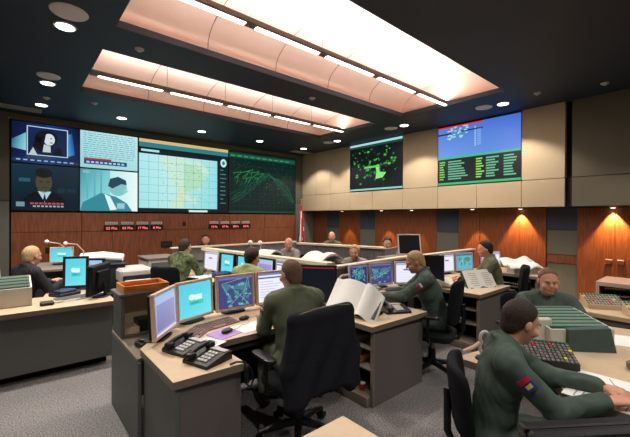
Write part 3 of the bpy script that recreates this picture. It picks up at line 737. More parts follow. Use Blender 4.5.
# ------------------------------------------------------------------ people: smooth distance fields meshed as one surface
class Field:
    def __init__(s, lo, hi, h):
        s.h = h; s.lo = np.array(lo, float); s.n = (np.ceil((np.array(hi) - s.lo) / h).astype(int) + 1)
        s.A = np.full(tuple(s.n), 0.5, np.float32)
    def _blk(s, lo, hi, pad):
        a = np.clip(np.floor((np.array(lo) - pad - s.lo) / s.h).astype(int), 0, s.n); b = np.clip(np.ceil((np.array(hi) + pad - s.lo) / s.h).astype(int) + 1, 0, s.n)
        if (b <= a).any(): return None
        sl = tuple(slice(a[i], b[i]) for i in range(3))
        ax = [s.lo[i] + s.h * np.arange(a[i], b[i]) for i in range(3)]
        X, Y, Z = np.meshgrid(*ax, indexing='ij'); return sl, np.stack([X, Y, Z], -1)
    def _mix(s, sl, d, k, sub=False):
        a = s.A[sl]; d = d.astype(np.float32)
        if sub: d = -d; m = np.maximum(a, d); s.A[sl] = m + np.clip(k - np.abs(a - d), 0, None) ** 2 / (4 * k)
        else: m = np.minimum(a, d); s.A[sl] = m - np.clip(k - np.abs(a - d), 0, None) ** 2 / (4 * k)
    def cone(s, a, b, ra, rb, k=.02, sub=False):
        a = np.array(a, float); b = np.array(b, float); r = max(ra, rb)
        t = s._blk(np.minimum(a, b) - r, np.maximum(a, b) + r, k + 3 * s.h)
        if t is None: return
        sl, P = t; ba = b - a; L = float(ba @ ba) + 1e-12
        h = np.clip(((P - a) @ ba) / L, 0, 1)
        s._mix(sl, np.linalg.norm(P - a - h[..., None] * ba, axis=-1) - (ra + (rb - ra) * h), k, sub)
    def ell(s, c, r, R=None, k=.02, sub=False):
        c = np.array(c, float); r = np.array(r, float); m = float(r.max())
        t = s._blk(c - m, c + m, k + 3 * s.h)
        if t is None: return
        sl, P = t; Q = P - c
        if R is not None: Q = Q @ R
        k0 = np.linalg.norm(Q / r, axis=-1); k1 = np.linalg.norm(Q / (r * r), axis=-1) + 1e-9
        s._mix(sl, np.where(k0 < 1e-4, -float(r.min()), k0 * (k0 - 1) / k1), k, sub)
    def cut(s, p, n):      # keep the side where (x-p).n < 0
        ax = [s.lo[i] + s.h * np.arange(s.n[i]) for i in range(3)]
        X, Y, Z = np.meshgrid(*ax, indexing='ij')
        d = (X - p[0]) * n[0] + (Y - p[1]) * n[1] + (Z - p[2]) * n[2]
        s.A = np.maximum(s.A, d.astype(np.float32))
    def folds(s, amp):
        ax = [s.lo[i] + s.h * np.arange(s.n[i]) for i in range(3)]
        X, Y, Z = np.meshgrid(*ax, indexing='ij')
        s.A += (amp * np.sin(34 * Z + 9 * np.sin(13 * X + 4) + 7 * np.sin(11 * Y)) * np.sin(17 * X + 12 * Y + 5 * np.sin(9 * Z))).astype(np.float32)
    def mesh(s, name, mats, parent):
        A = s.A; A[0] = A[-1] = .5; A[:, 0] = A[:, -1] = .5; A[:, :, 0] = A[:, :, -1] = .5
        S = A < 0; c = np.zeros(tuple(np.array(A.shape) - 1), np.int8)
        off = [(i, j, k) for i in (0, 1) for j in (0, 1) for k in (0, 1)]
        sh = c.shape
        for i, j, k in off: c += S[i:i + sh[0], j:j + sh[1], k:k + sh[2]]
        ids = np.argwhere((c > 0) & (c < 8)); idx = np.full(sh, -1, np.int64); idx[tuple(ids.T)] = np.arange(len(ids))
        pos = np.zeros((len(ids), 3)); cnt = np.zeros(len(ids))
        for o1 in off:
            for ax in range(3):
                if o1[ax] == 1: continue
                o2 = list(o1); o2[ax] = 1; o1a = np.array(o1); o2a = np.array(o2)
                v1 = A[tuple((ids + o1a).T)]; v2 = A[tuple((ids + o2a).T)]; m = (v1 < 0) != (v2 < 0)
                t = v1[m] / (v1[m] - v2[m]); pos[m] += o1a + t[:, None] * (o2a - o1a); cnt[m] += 1
        pos = s.lo + s.h * (ids + pos / cnt[:, None])
        Q = []
        for ax in range(3):
            sl0 = [slice(None)] * 3; sl1 = [slice(None)] * 3; sl0[ax] = slice(0, -1); sl1[ax] = slice(1, None)
            E = np.argwhere(S[tuple(sl0)] != S[tuple(sl1)]); u, w = [(1, 2), (2, 0), (0, 1)][ax]
            inside = S[tuple(E.T)]
            def cell(du, dw):
                e = E.copy(); e[:, u] += du; e[:, w] += dw; return idx[tuple(e.T)]
            q = np.stack([cell(-1, -1), cell(0, -1), cell(0, 0), cell(-1, 0)], 1)
            q[~inside] = q[~inside][:, ::-1]; Q.append(q)
        Q = np.concatenate(Q); me = bpy.data.meshes.new(name)
        me.vertices.add(len(pos)); me.vertices.foreach_set('co', pos.astype(np.float32).ravel())
        me.loops.add(len(Q) * 4); me.loops.foreach_set('vertex_index', Q.astype(np.int32).ravel())
        me.polygons.add(len(Q)); me.polygons.foreach_set('loop_start', np.arange(0, len(Q) * 4, 4, dtype=np.int32))
        me.update(calc_edges=True); me.validate()
        me.polygons.foreach_set('use_smooth', [True] * len(me.polygons))
        for m in mats: me.materials.append(m)
        o = bpy.data.objects.new(name, me); COL.objects.link(o); o.parent = parent; return o

def V(*a): return np.array(a, float)
def unit(v): return v / (np.linalg.norm(v) + 1e-9)
def ik(S, W, l1, l2, hint):
    d = W - S; L = np.linalg.norm(d)
    if L > l1 + l2 - .005: W = S + d / L * (l1 + l2 - .005); d = W - S; L = l1 + l2 - .005
    a = (l1 * l1 - l2 * l2 + L * L) / (2 * L); h = math.sqrt(max(l1 * l1 - a * a, 0)); u = d / L
    p = hint - (hint @ u) * u; return S + u * a + unit(p) * h, W

def person(label, loc, rz, skin='skin', hair='hairm', cloth='suit', lean=.1, side=0.0, yaw=0.0, pitch=-.15, hl=None, hr=None, eh=None, res=.009, hipz=.56,
           glasses=False, patches=(), psc=1.0, standing=False, bulk=1.0, bald=False, legs=True, roll=0.0, sleeves=True, headset=False, hold=.5):
    o = thing('person', label, 'person', loc, rz)
    P = V(0, 0, hipz); t = unit(V(math.sin(side), math.sin(lean), math.cos(lean))); fw = unit(V(0, math.cos(lean), -math.sin(lean))); X = V(1, 0, 0)
    chest = P + .31 * t; nb = P + .5 * t; Hm = np.array(Euler((pitch, roll, yaw), 'XYZ').to_matrix().to_3x3()); Hm = np.array(rotm(rz=yaw) @ rotm(rx=pitch) @ rotm(ry=roll))
    hc = nb + .03 * fw * 1 + V(0, 0, .035) + Hm @ V(0, .022, .115)
    hd = lambda x, y, z: hc + Hm @ V(x, y, z)
    Sh = [P + .455 * t + X * s * .175 * bulk for s in (-1, 1)]
    tg = [V(*(hl or (-.14, .46, .77))), V(*(hr or (.14, .46, .77)))]
    arms = []
    for i, s in enumerate((-1, 1)):
        hint = V(s * .5, -.3, -1) if eh is None else V(s * eh[0], eh[1], eh[2]); arms.append((Sh[i],) + ik(Sh[i], tg[i], .285, .25, hint))
    if standing: knees = [V(s * .1, .02, .48) for s in (-1, 1)]; ank = [V(s * .11, -.02, .09) for s in (-1, 1)]
    else: knees = [V(s * .13, .43, hipz - .03) for s in (-1, 1)]; ank = [V(s * .14, .4, .1) for s in (-1, 1)]
    hips = [P + V(s * .085, .0, -.02) for s in (-1, 1)]
    lo = np.min([hc - .2, P - .26, *[a[1] - .12 for a in arms], *[a[2] - .22 for a in arms], *[k - .12 for k in knees], *[k - .12 for k in ank]], 0); hi = np.max([hc + .2, P + .26, *[a[1] + .12 for a in arms], *[a[2] + .22 for a in arms], *[k + .15 for k in knees], *[k + .14 for k in ank]], 0)
    lo[2] = max(lo[2], .0) if legs else P[2] - .2
    def trunk(F, g, k=.04):
        F.ell(P + V(0, 0, .0), (.165 * bulk + g, .12 + g, .115 + g), None, k); F.ell(P + .14 * t, (.145 * bulk + g, .105 * bulk + g, .14 + g), None, k)
        F.ell(chest, (.165 * bulk + g, .11 * bulk + g, .17 + g), np.array([X, fw, t]).T, k)
        F.cone(P + .44 * t - X * .12 * bulk, P + .44 * t + X * .12 * bulk, .07 + g, .07 + g, k)
        for s in (-1, 1): F.cone(nb + V(0, 0, .02), P + .47 * t + X * s * .14 * bulk, .045 + g, .05 + g, k)
    def limbs(F, g, k=.025, hand=False):
        for S_, E_, W_ in arms:
            F.cone(S_, E_, .052 * bulk + g, .042 + g, k); F.cone(E_, W_ if hand else E_ + (W_ - E_) * .9, .042 + g, (.026 if hand else .031) + g, k)
        if legs:
            for i in range(2):
                F.cone(hips[i], knees[i], .085 + g, .06 + g, k); F.cone(knees[i], ank[i] + V(0, 0, .04), .058 + g, .042 + g, k)
    F = Field(lo, hi, res)
    trunk(F, -.008); limbs(F, -.004, hand=True)
    F.cone(nb - .03 * t, hc + Hm @ V(0, -.02, -.06), .06, .054, .03)
    F.ell(hd(0, -.008, .025), (.076, .096, .093), Hm, .02); F.ell(hd(0, .022, -.045), (.058, .066, .068), Hm, .03); F.ell(hd(0, .066, -.088), (.026, .022, .02), Hm, .025)
    F.cone(hd(-.03, .082, .02), hd(.03, .082, .02), .013, .013, .015)
    for s in (-1, 1):
        F.ell(hd(s * .031, .096, -.002), (.014, .008, .008), Hm, .014, True); F.ell(hd(s * .042, .07, -.035), (.022, .02, .02), Hm, .02)
        F.ell(hd(s * .079, -.004, -.008), (.011, .019, .031), Hm, .008)
    F.cone(hd(0, .088, .008), hd(0, .108, -.028), .008, .013, .012); F.cone(hd(-.016, .088, -.062), hd(.016, .088, -.062), .008, .008, .008)
    for i, (S_, E_, W_) in enumerate(arms):
        s = -1 if i == 0 else 1
        d = unit(W_ - E_); n = V(0, 0, 1) - d * d[2]; n = unit(n) if np.linalg.norm(n) > .1 else V(0, 1, 0); sd = np.cross(d, n)
        d = unit(d - .12 * n); offs = (-.032, -.011, .011, .031); ln = (.062, .075, .08, .07)
        inner = -s if (sd @ X) > 0 else s     # thumb side points to the body's middle
        for q_, oo in enumerate(offs):
            K = W_ + d * .088 + sd * oo * 1.05; F.cone(W_ + sd * oo * .6, K, .015, .012, .01)
            L = ln[q_ if inner > 0 else 3 - q_]; c1 = hold; d1 = unit(d * math.cos(c1) - n * math.sin(c1)); d2 = unit(d * math.cos(c1 * 2.3) - n * math.sin(c1 * 2.3))
            F.cone(K, K + d1 * L * .55, .0105, .0095, .005); F.cone(K + d1 * L * .55, K + d1 * L * .55 + d2 * L * .5, .0095, .008, .005)
        T0 = W_ + d * .02 + sd * inner * .022; T1 = T0 + unit(d * .75 + sd * inner * .75 - n * .35) * .045; F.cone(T0, T1, .014, .012, .01); F.cone(T1, T1 + unit(d + sd * inner * .15 - n * .3) * .035, .0115, .009, .006)
    F.mesh('body', [M[skin]], o)
    G = Field(lo, hi, res)
    trunk(G, .014); limbs(G, .014 if sleeves else .01)
    G.folds(.0032)
    # collar
    for j in range(12):
        a = 2 * PI * j / 12; b_ = 2 * PI * (j + 1) / 12
        if j in (2,): continue
        pc = lambda a: nb + V(0, 0, .028) + X * (.068 * math.cos(a)) + fw * (.064 * math.sin(a) + .004) + t * (-.02 * math.sin(a))
        G.cone(pc(a), pc(b_), .013, .013, .008)
    if not sleeves:
        for S_, E_, W_ in arms: G.cone(E_ + (W_ - E_) * .25, W_ + (W_ - E_) * .3, .09, .09, .004, True)
    G.mesh('flight_suit' if 'suit' in cloth else ('uniform' if cloth == 'camo' else 'shirt'), [M[cloth]], o)
    if not bald:
        lo2 = hc - .15; Hf = Field(lo2, hc + .15, min(res, .008))
        th = .013 if res > .0095 else {'hairl': .005, 'hairb': .006}.get(hair, .0035)
        Hf.ell(hd(0, -.01, .028), (.076 + th, .094 + th, .094 + th), Hm, .01); Hf.ell(hd(0, -.045, -.035), (.06 + th * .6, .05 + th * .6, .06), Hm, .02)
        n1 = Hm @ unit(V(0, .8, -.6)); Hf.cut(hd(0, .05, .07), n1)
        n2 = Hm @ unit(V(0, .62, -.8)); Hf.cut(hd(0, -.012, -.045), n2)
        Hf.mesh('hair', [M[hair]], o)
    if res < .0095:
        for s in (-1, 1):
            q = MB(); q.sq(hd(s * .031, .084, -.002), (.009, .006, .004), M['tan'], 1, 1, None, 12, 8); e = q.obj('eye', o, True)
            q = MB(); q.sq(hd(s * .031, .0885, -.003), (.0045, .003, .0035), M['eyew'], 1, 1, None, 10, 6); q.obj('iris', e, True)
            q = MB(); q.tube([hd(s * .016, .095, .014), hd(s * .032, .096, .02), hd(s * .048, .086, .014)], .0035, M['hairm'], 6); q.obj('eyebrow', o, True)
        q = MB(); q.tube([hd(-.022, .09, -.06), hd(0, .0985, -.06), hd(.022, .09, -.06)], [.002, .0045, .002], M['lip'], 8); q.obj('lips', o, True)
    if glasses:
        q = MB()
        for s in (-1, 1):
            q.tube([hd(s * .033 + .022 * math.cos(a), .108, -.002 + .016 * math.sin(a)) for a in [2 * PI * i / 12 for i in range(13)]], .002, M['blackp'], 5)
            q.tube([hd(s * .056, .106, .002), hd(s * .078, .05, .004), hd(s * .082, .0, .0)], .002, M['blackp'], 5)
        q.tube([hd(-.012, .108, 0), hd(.012, .108, 0)], .002, M['blackp'], 5); q.obj('glasses', o, True)
    if legs:
        for i in range(2):
            q = MB(); a = ank[i]; q.tube([a + V(0, 0, .05), a + V(0, -.005, -.03)], [.056, .052], M['boot'], 12); q.sq(a + V(0, .06, -.055), (.05, .14, .042), M['boot'], .6, .7, None, 20, 10); q.obj('boot', o, True)
    for kind, cols in patches:
        if kind == 'arm_l' or kind == 'arm_r':
            S_, E_, W_ = arms[0 if kind == 'arm_l' else 1]; s = -1 if kind == 'arm_l' else 1
            ax = unit(E_ - S_); c = S_ + ax * .09; out = unit(V(s, -.25, .25) - ax * (V(s, -.25, .25) @ ax)); sd = np.cross(ax, out); rad = .052 * bulk + .016
        else:
            s = 1 if kind == 'chest_r' else -1
            c = chest + X * s * .075 + .05 * t; out = unit(fw + X * s * .25); ax = -t; sd = np.cross(ax, out); rad = .11 * bulk + .008
        q = MB()
        sc_ = (1.0 if kind.startswith('arm') else .85) * psc
        def grid(a0, a1, s0, s1, lift):
            g = []
            for i in range(7):
                row = []
                for j in range(7):
                    u = a0 + (a1 - a0) * i / 6; w = s0 + (s1 - s0) * j / 6
                    curv = rad * (1 - math.cos(min(abs(w) / max(rad, .01), 1.4))) if kind.startswith('arm') else w * w * 1.6
                    row.append(tuple(c + ax * u + sd * w + out * (rad + lift - curv)))
                g.append(row)
            return g
        q.sheet(grid(-.035 * sc_, .035 * sc_, -.03 * sc_, .03 * sc_, .006), .012, M[cols[0]], tuple(out))
        q.sheet(grid(-.035 * sc_, -.01 * sc_, -.03 * sc_, .03 * sc_, .0085), .004, M[cols[1]], tuple(out))
        q.sheet(grid(0.0 * sc_, .02 * sc_, -.016 * sc_, .016 * sc_, .0085), .004, M[cols[2]], tuple(out)); q.obj('shoulder_patch' if kind.startswith('arm') else 'chest_patch', o, True)
    return o

# ------------------------------------------------------------------ consoles
def pedestal_open(o, x0, x1, y0, y1, shelves=(.3, .48), tall=.66, face=-1):
    """box with open shelves on its -X face and a solid front panel"""
    q = MB(); q.bb(x0, x1, y0, y0 + .025, 0, tall, M['panel']); q.bb(x0 + .0, x1, y1 - .025, y1, 0, tall, M['panel']); q.bb(x1 - .02, x1, y0 + .025, y1 - .025, 0, tall, M['panelg'])
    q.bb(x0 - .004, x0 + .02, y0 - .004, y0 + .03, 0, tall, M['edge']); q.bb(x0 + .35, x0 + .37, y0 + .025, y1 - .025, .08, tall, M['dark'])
    q.obj('pedestal', o)
    q = MB(); q.bb(x0 - .05, x0 + .35, y0 + .03, y1 - .03, 0, .09, M['edge'], .006); q.obj('base_shelf', o)
    for z in shelves: q = MB(); q.bb(x0 + .01, x0 + .35, y0 + .027, y1 - .027, z, z + .02, M['edge']); q.obj('shelf', o)

def worktop(o, poly, z=.665, th=.045, name='worktop'):
    q = MB(); q.prism(poly, z, z + th, M['edge'], None, M['desk']); 
    q.prism([(x, y) for x, y in poly], z + th, z + th + .002, M['desk']); q.obj(name, o)

cA = thing('operator_console', 'nearest U-shaped console with four lit monitors, seated man in the middle', 'console', (0, 0, 0))
worktop(cA, [(.7, 2.03), (1.15, 2.01), (1.15, 2.47), (2.34, 2.47), (2.34, 1.96), (3.16, 1.94), (3.16, 3.18), (1.3, 3.36), (1.1, 3.2), (.7, 2.7)])
q = MB(); q.bb(.735, 1.14, 2.05, 2.075, 0, .665, M['panel']); q.bb(1.12, 1.14, 2.075, 3.1, 0, .665, M['panel']); q.bb(.72, .745, 2.045, 2.68, 0, .665, M['panelg']); q.obj('wing_pedestal', cA)
q = MB(); q.bb(.68, .705, 2.68, 3.52, 0, .62, M['panelg']); q.bb(.68, 1.12, 3.5, 3.52, 0, .62, M['panelg']); q.obj('side_panel', cA)
q = MB(); q.bb(.68, 1.1, 2.7, 3.52, .62, .645, M['edge']); q.obj('rear_shelf', cA)
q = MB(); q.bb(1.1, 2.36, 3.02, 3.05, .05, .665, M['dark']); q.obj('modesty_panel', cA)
q = MB(); q.bb(1.14, 2.34, 2.5, 2.95, .6, .655, M['dark']); q.obj('cable_tray', cA)
pedestal_open(cA, 2.38, 3.14, 1.98, 2.95)
# hutch at the rear left
h = thing('shelf_hutch', 'small open shelf hutch with pale lining at the left rear of the nearest console', 'shelf', (.89, 3.35, .647))
q = MB(); q.bb(-.2, -.17, -.13, .15, 0, .34, M['panelg']); q.bb(.17, .2, -.13, .15, 0, .34, M['dark']); q.bb(-.17, .17, .06, .08, 0, .34, M['desk']); q.obj('casing', h)
q = MB(); q.bb(-.22, .22, -.15, .17, .34, .365, M['panel']); q.obj('top_board', h)
q = MB(); q.bb(-.17, .17, -.12, .13, .0, .015, M['edge']); q.bb(-.17, -.05, -.1, .12, .015, .07, M['beigep']); q.obj('shelf', h)
MB().box((0, 0, .05), (.22, .16, .1), M['blackp'], None, .01).solo('radio_unit', 'black radio box inside the small shelf hutch', 'radio', (.94, 3.34, .664))
MB().box((0, 0, .04), (.04, .1, .08), M['paper'], None, .01).box((.05, 0, .03), (.03, .08, .06), M['paleg'], None, .01).solo('switch_box', 'white adapter box on top of the black radio in the hutch', 'box', (.99, 3.32, .766))
q = MB(); q.box((0, 0, .02), (.18, .12, .04), M['blackp'], None, .01); q.sq((0, 0, .045), (.08, .04, .02), M['blackp'], .6, .6)
q.solo('desk_phone', 'flat black handset unit on the low shelf beside the leftmost near monitor', 'telephone', (.83, 2.95, .647), .3)
t = thing('wooden_tray', 'orange wooden tray on top of the small shelf hutch', 'tray', (.89, 3.35, 1.012))
q = MB(); q.box((0, 0, .008), (.34, .26, .012), M['orange']); q.obj('bottom', t)
for s in (-1, 1):
    q = MB(); q.box((0, s * .13, .03), (.36, .014, .06), M['orange']); q.obj('side', t); q = MB(); q.box((s * .173, 0, .03), (.014, .246, .06), M['orange']); q.obj('end', t)

# console A screens
monitor('leftmost near monitor, lavender window on a beige framed screen', (.79, 2.66), (1.06, 2.97), .712, .375, pic_lav)
monitor('near monitor with cyan screen and white logo blocks', (1.07, 3.0), (1.45, 3.13), .712, .375, pic_cyan)
monitor('near monitor with purple and teal world map, left of the seated man', (1.47, 3.11), (1.885, 3.11), .712, .375, lambda w, h: pic_map(w, h, 3))
monitor('near monitor with white page, half hidden by the seated man', (1.905, 3.11), (2.29, 3.06), .712, .375, pic_doc)
monitor('dark switched-off monitor right of the seated man, above the open book', (2.33, 2.98), (2.6, 2.66), .712, .43, pic_off, 'blackp')
keyboard('warm grey keyboard nearest the two telephones', (1.06, 2.70, .712), .75, 'pinkk', .36)
keyboard('warm grey keyboard below the cyan monitor', (1.36, 2.86, .712), .2, 'pinkk', .38)
MB().prism([(-.12, -.1), (.1, -.1), (.13, .09), (-.1, .1)], 0, .004, M['purple']).solo('mouse_mat', 'purple mouse mat in front of the cyan monitor', 'mouse mat', (1.3, 2.62, .712), .3)
mouse('black mouse on the purple mat', (1.33, 2.62, .716), -1.2)
mouse('black mouse left of the seated man, below the world map monitor', (1.62, 2.86, .712), -1.4)
paper_sheet('blank white paper on the near worktop left of the seated man', (1.6, 2.64, .712), .1, .36, .22, lines=False)
paper_sheet('printed note between the keyboards and telephones', (1.12, 2.5, .712), .4, .16, .2)
phone('black desk telephone nearest the leftmost monitor', (.94, 2.48, .712), -1.25, .22)
phone('black desk telephone at the near corner of the console', (.98, 2.2, .712), -1.25, .22)
q = MB(); q.tube([(0, 0, 0), (.04, -.01, .01), (.09, -.02, .0), (.13, -.04, -.05), (.14, -.05, -.12), (.12, -.05, -.16), (.09, -.045, -.13), (.085, -.04, -.06), (.09, -.035, -.01)], .007, M['blackp'], 6); q.box((.1, -.036, -.075), (.035, .025, .12), M['blackp'], None, .008)
q.solo('phone_cord', 'black cord and clip hanging over the corner of the near worktop', 'cord', (1.05, 2.03, .72), smooth=True)
# open book of printouts on the right pedestal
t = thing('printout_binder', 'big open book of white printouts propped beside the seated man', 'book', (2.52, 2.33, .712), -PI / 2 + .12)
q = MB(); q.box((0, .02, .1), (.52, .02, .24), M['blackp'], rotm(rx=-.75)); q.box((0, .1, .02), (.4, .2, .03), M['blackp']); q.obj('stand', t)
def page(sgn, n=10):
    g = []
    for i in range(n + 1):
        u = i / n; row = []
        for j in range(n + 1):
            v = j / n; x = sgn * (.36 if sgn < 0 else .2) * u + .07; bul = .05 * math.sin(PI * min(u * 1.3, 1)) ** .8
            y = -.1 + .2 * v - bul * .75; z = .035 + .25 * v + bul * .66 - (.09 * u * u if sgn > 0 else -.02 * u * v)
            row.append((x, y, z))
        g.append(row)
    return g
for sgn, nm in ((-1, 'left'), (1, 'right')):
    q = MB(); g = page(sgn); g = g if sgn > 0 else g[::-1]; q.sheet(g, .018, M['paper'], (0, -.75, .66)); o = q.obj('page_stack', t, True)
    pass
phone('dark grey multi-line telephone on the right end of the nearest console', (2.92, 2.16, .712), -.5, .26)
q = MB(); q.box((0, 0, .04), (.2, .16, .08), M['blackp'], None, .015)
for i in range(4):
    for j in range(3): q.box((-.06 + i * .04, -.05 + j * .05, .083), (.025, .03, .008), M['keyg'], None, .002)
q.solo('intercom_box', 'black intercom box behind the multi-line telephone', 'intercom', (2.86, 2.48, .712), -.4)
for (x, y, z, w, d, hh, m, nm, lb) in [(2.5, 2.3, .502, .18, .22, .05, 'paleg', 'junction_box', 'pale connector box on the top shelf below the open book'), (2.5, 2.6, .502, .2, .2, .07, 'blackp', 'junction_box', 'black cable box at the back of the same top shelf'),
                               (2.5, 2.28, .322, .2, .22, .05, 'orange', 'cassette_box', 'amber box on the middle shelf below the open book')]:
    q = MB(); q.box((0, 0, hh / 2), (w, d, hh), M[m], None, .006)
    for i in range(4): q.cyl((-w / 2, -d / 2 + .04 + i * .045, hh / 2), (-w / 2 - .02, -d / 2 + .04 + i * .045, hh / 2), .01, .01, M['paper' if m == 'paleg' else 'blackp'], 8)
    q.solo(nm, lb, 'box', (x, y, z))
q = MB(); q.sq((0, 0, .075), (.07, .1, .08), M['paper'], .7, .5, None, 18, 10, lambda v: (v.x + .012 * math.sin(40 * v.z), v.y * (1 - .5 * max(v.z, 0) / .08), v.z)); q.solo('paper_bag', 'crumpled white paper bag on the bottom shelf below the open book', 'bag', (2.5, 2.75, .09), smooth=True)
q = MB(); q.cyl((0, 0, 0), (0, 0, .06), .025, .028, M['red'], 16); q.cyl((0, 0, .06), (0, 0, .065), .029, .029, M['white'], 16); q.solo('paper_cup', 'red paper cup on the bottom shelf of the nearest console', 'cup', (2.42, 2.14, .09), smooth=True)

# console B
cB = thing('operator_console', 'second console to the right, with fair haired man bent over its keyboards', 'console', (0, 0, 0))
worktop(cB, [(3.17, 2.5), (4.33, 2.5), (4.33, 1.94), (5.26, 1.94), (5.26, 3.1), (3.17, 3.2)])
pedestal_open(cB, 4.37, 5.24, 1.97, 2.9)
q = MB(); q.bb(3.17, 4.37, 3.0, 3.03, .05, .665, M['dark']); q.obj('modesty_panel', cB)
q = MB(); q.prism([(3.13, 3.21), (4.8, 3.34), (5.26, 3.32), (5.26, 3.37), (4.8, 3.39), (3.13, 3.26)], 0, 1.0, M['slat']); q.obj('rear_partition', cB)
q = MB(); q.prism([(3.13, 3.18), (4.8, 3.31), (5.26, 3.29), (5.26, 3.4), (4.8, 3.42), (3.13, 3.29)], 1.0, 1.03, M['cap']); q.obj('cap_rail', cB)
monitor('second console, leftmost pale framed monitor with purple map', (3.22, 3.06), (3.55, 3.04), .712, .34, lambda w, h: pic_map(w, h, 8, True), 'lavp')
monitor('second console, middle pale framed monitor with purple and green world map', (3.57, 3.03), (3.93, 2.93), .712, .34, lambda w, h: pic_map(w, h, 12), 'lavp')
monitor('second console, white screened monitor the fair haired man faces', (3.95, 2.92), (4.28, 2.7), .712, .34, pic_white, 'lavp')
monitor('dark monitor behind the fair haired man\'s head', (4.32, 2.72), (4.5, 2.5), .712, .42, pic_black, 'blackp')
keyboard('dark keyboard under the fair haired man\'s hands', (3.62, 2.7, .712), .1, 'keyg', .4)
MB().sq((0, 0, .05), (.1, .16, .055), M['blackp'], .6, .6).box((0, -.02, .1), (.1, .2, .02), M['keyg'], rotm(rx=.2)).solo('intercom_box', 'black rounded intercom left of the fair haired man\'s keyboard', 'intercom', (3.3, 2.72, .712), -.3)
q = MB(); q.tube([(0, 0, 0), (0, .02, .1), (.05, .04, .2), (.14, .04, .26), (.24, .03, .26)], .014, M['paleg'], 8); q.cyl((0, 0, 0), (0, 0, .02), .06, .05, M['blackp'], 16)
q.solo('desk_lamp', 'pale curved gooseneck behind the open book', 'lamp', (2.78, 2.86, .712), smooth=True)
def open_binder(label, loc, rz, cover='green', sc_=1.0, tilt=.7, slant=0):
    t = thing('open_binder', label, 'binder', loc, rz)
    R = rotm(rx=tilt)
    q = MB(); q.box((0, .06 * sc_, .1 * sc_), (.52 * sc_, .3 * sc_, .012), M[cover], R); q.prism([(0, 0), (.22 * sc_, 0), (.22 * sc_, .18 * sc_)], -.22 * sc_, .22 * sc_, M[cover], Matrix(((0, 0, 1, 0), (1, 0, 0, -.04), (0, 1, 0, 0), (0, 0, 0, 1)))); q.obj('cover', t)
    for s in (-1, 1):
        q = MB(); g = [[tuple(R @ Vector((s * .245 * sc_ * u / 6, (-.14 + .28 * v / 6) * sc_, .02 + .012 * math.sin(PI * u / 6))) + Vector((0, .06 * sc_, .1 * sc_))) for v in range(7)] for u in range(7)]
        q.sheet(g if s > 0 else g[::-1], .012, M['paper'], tuple(R @ Vector((0, 0, 1))))
        for j in range(7): q.add([tuple(R @ Vector((s * (.13 + dx) * sc_, (-.1 + j * .03 + dy) * sc_, .0335)) + Vector((0, .06 * sc_, .1 * sc_))) for dx, dy in ((-.08, 0), (.03 + .05 * ((j * 3) % 4) / 4, 0), (.03 + .05 * ((j * 3) % 4) / 4, .006), (-.08, .006))], [(0, 1, 2, 3)], M['paperg'])
        q.obj('page', t)
    return t
open_binder('open green ring binder with drawn pages on the second console\'s pedestal', (4.83, 2.14, .712), -.4, 'green', .95, 1.0)
paper_sheet('white loose sheets leaning left of the green ring binder', (4.52, 2.42, .712), .5, .3, .36, curl=.12, lines=False, th=.02, name='paper_stack')
for (x, y, z, m, lb) in [(4.52, 2.3, .5, 'paleg', 'pale connector box on the upper shelf under the green ring binder'), (4.52, 2.3, .32, 'paleg', 'pale connector box on the lower shelf under the green ring binder'), (4.52, 2.62, .5, 'blackp', 'black box at the back of the upper shelf under the ring binder')]:
    q = MB(); q.box((0, 0, .03), (.2, .22, .06), M['blackp'], None, .006)
    for i in range(5): q.box((-.105, -.08 + i * .04, .035), (.02, .022, .03), M[m], None, .004)
    q.solo('junction_box', lb, 'box', (x, y, z + .002))

# console C
cC = thing('operator_console', 'third console, farthest right of the row, used by the man with teal map screens', 'console', (0, 0, 0))
worktop(cC, [(5.28, 2.5), (6.38, 2.5), (6.38, 1.94), (7.1, 1.94), (7.1, 3.0), (5.28, 3.1)])
pedestal_open(cC, 6.42, 7.08, 1.97, 2.8)
q = MB(); q.bb(5.28, 6.4, 2.95, 2.98, .05, .665, M['dark']); q.obj('modesty_panel', cC)
q = MB(); q.bb(5.28, 7.1, 3.3, 3.35, 0, 1.0, M['slat']); q.obj('rear_partition', cC)
q = MB(); q.bb(5.28, 7.1, 3.27, 3.38, 1.0, 1.03, M['cap']); q.obj('cap_rail', cC)
monitor('third console, white screened monitor at the left', (5.32, 3.02), (5.68, 2.97), .712, .34, pic_white, 'lavp')
monitor('third console, monitor with teal world map before the seated man', (5.7, 2.96), (6.08, 2.84), .712, .34, pic_teal, 'lavp')
monitor('third console, white screened monitor behind the seated man\'s head', (6.3, 2.8), (6.62, 2.6), .712, .34, pic_white, 'lavp')
q = MB()
g = [[(-.3 + .6 * i / 12, -.18 + .36 * j / 8, .11 + .1 * (j / 8) + .05 * math.sin(i * .9) * (i / 12) + .03 * math.sin(j)) for j in range(9)] for i in range(13)]
q.sheet(g, .02, M['paper']); q.bb(-.2, .2, -.12, .12, 0, .1, M['paleg']); q.solo('paper_stack', 'bright white papers heaped on the farthest pedestal, behind the facing man', 'paper', (6.6, 2.25, .712), -.7)
for z, lb in ((.5, 'upper'), (.32, 'lower')):
    q = MB(); q.box((0, 0, .03), (.2, .24, .06), M['blackp'], None, .006)
    for i in range(5): q.box((-.105, -.08 + i * .04, .035), (.02, .022, .03), M['paleg'], None, .004)
    q.solo('junction_box', 'pale connector box on the %s shelf behind the facing man' % lb, 'box', (6.57, 2.3, z + .002))
keyboard('grey keyboard on the third console', (5.75, 2.66, .712), 0, 'keyg', .4)

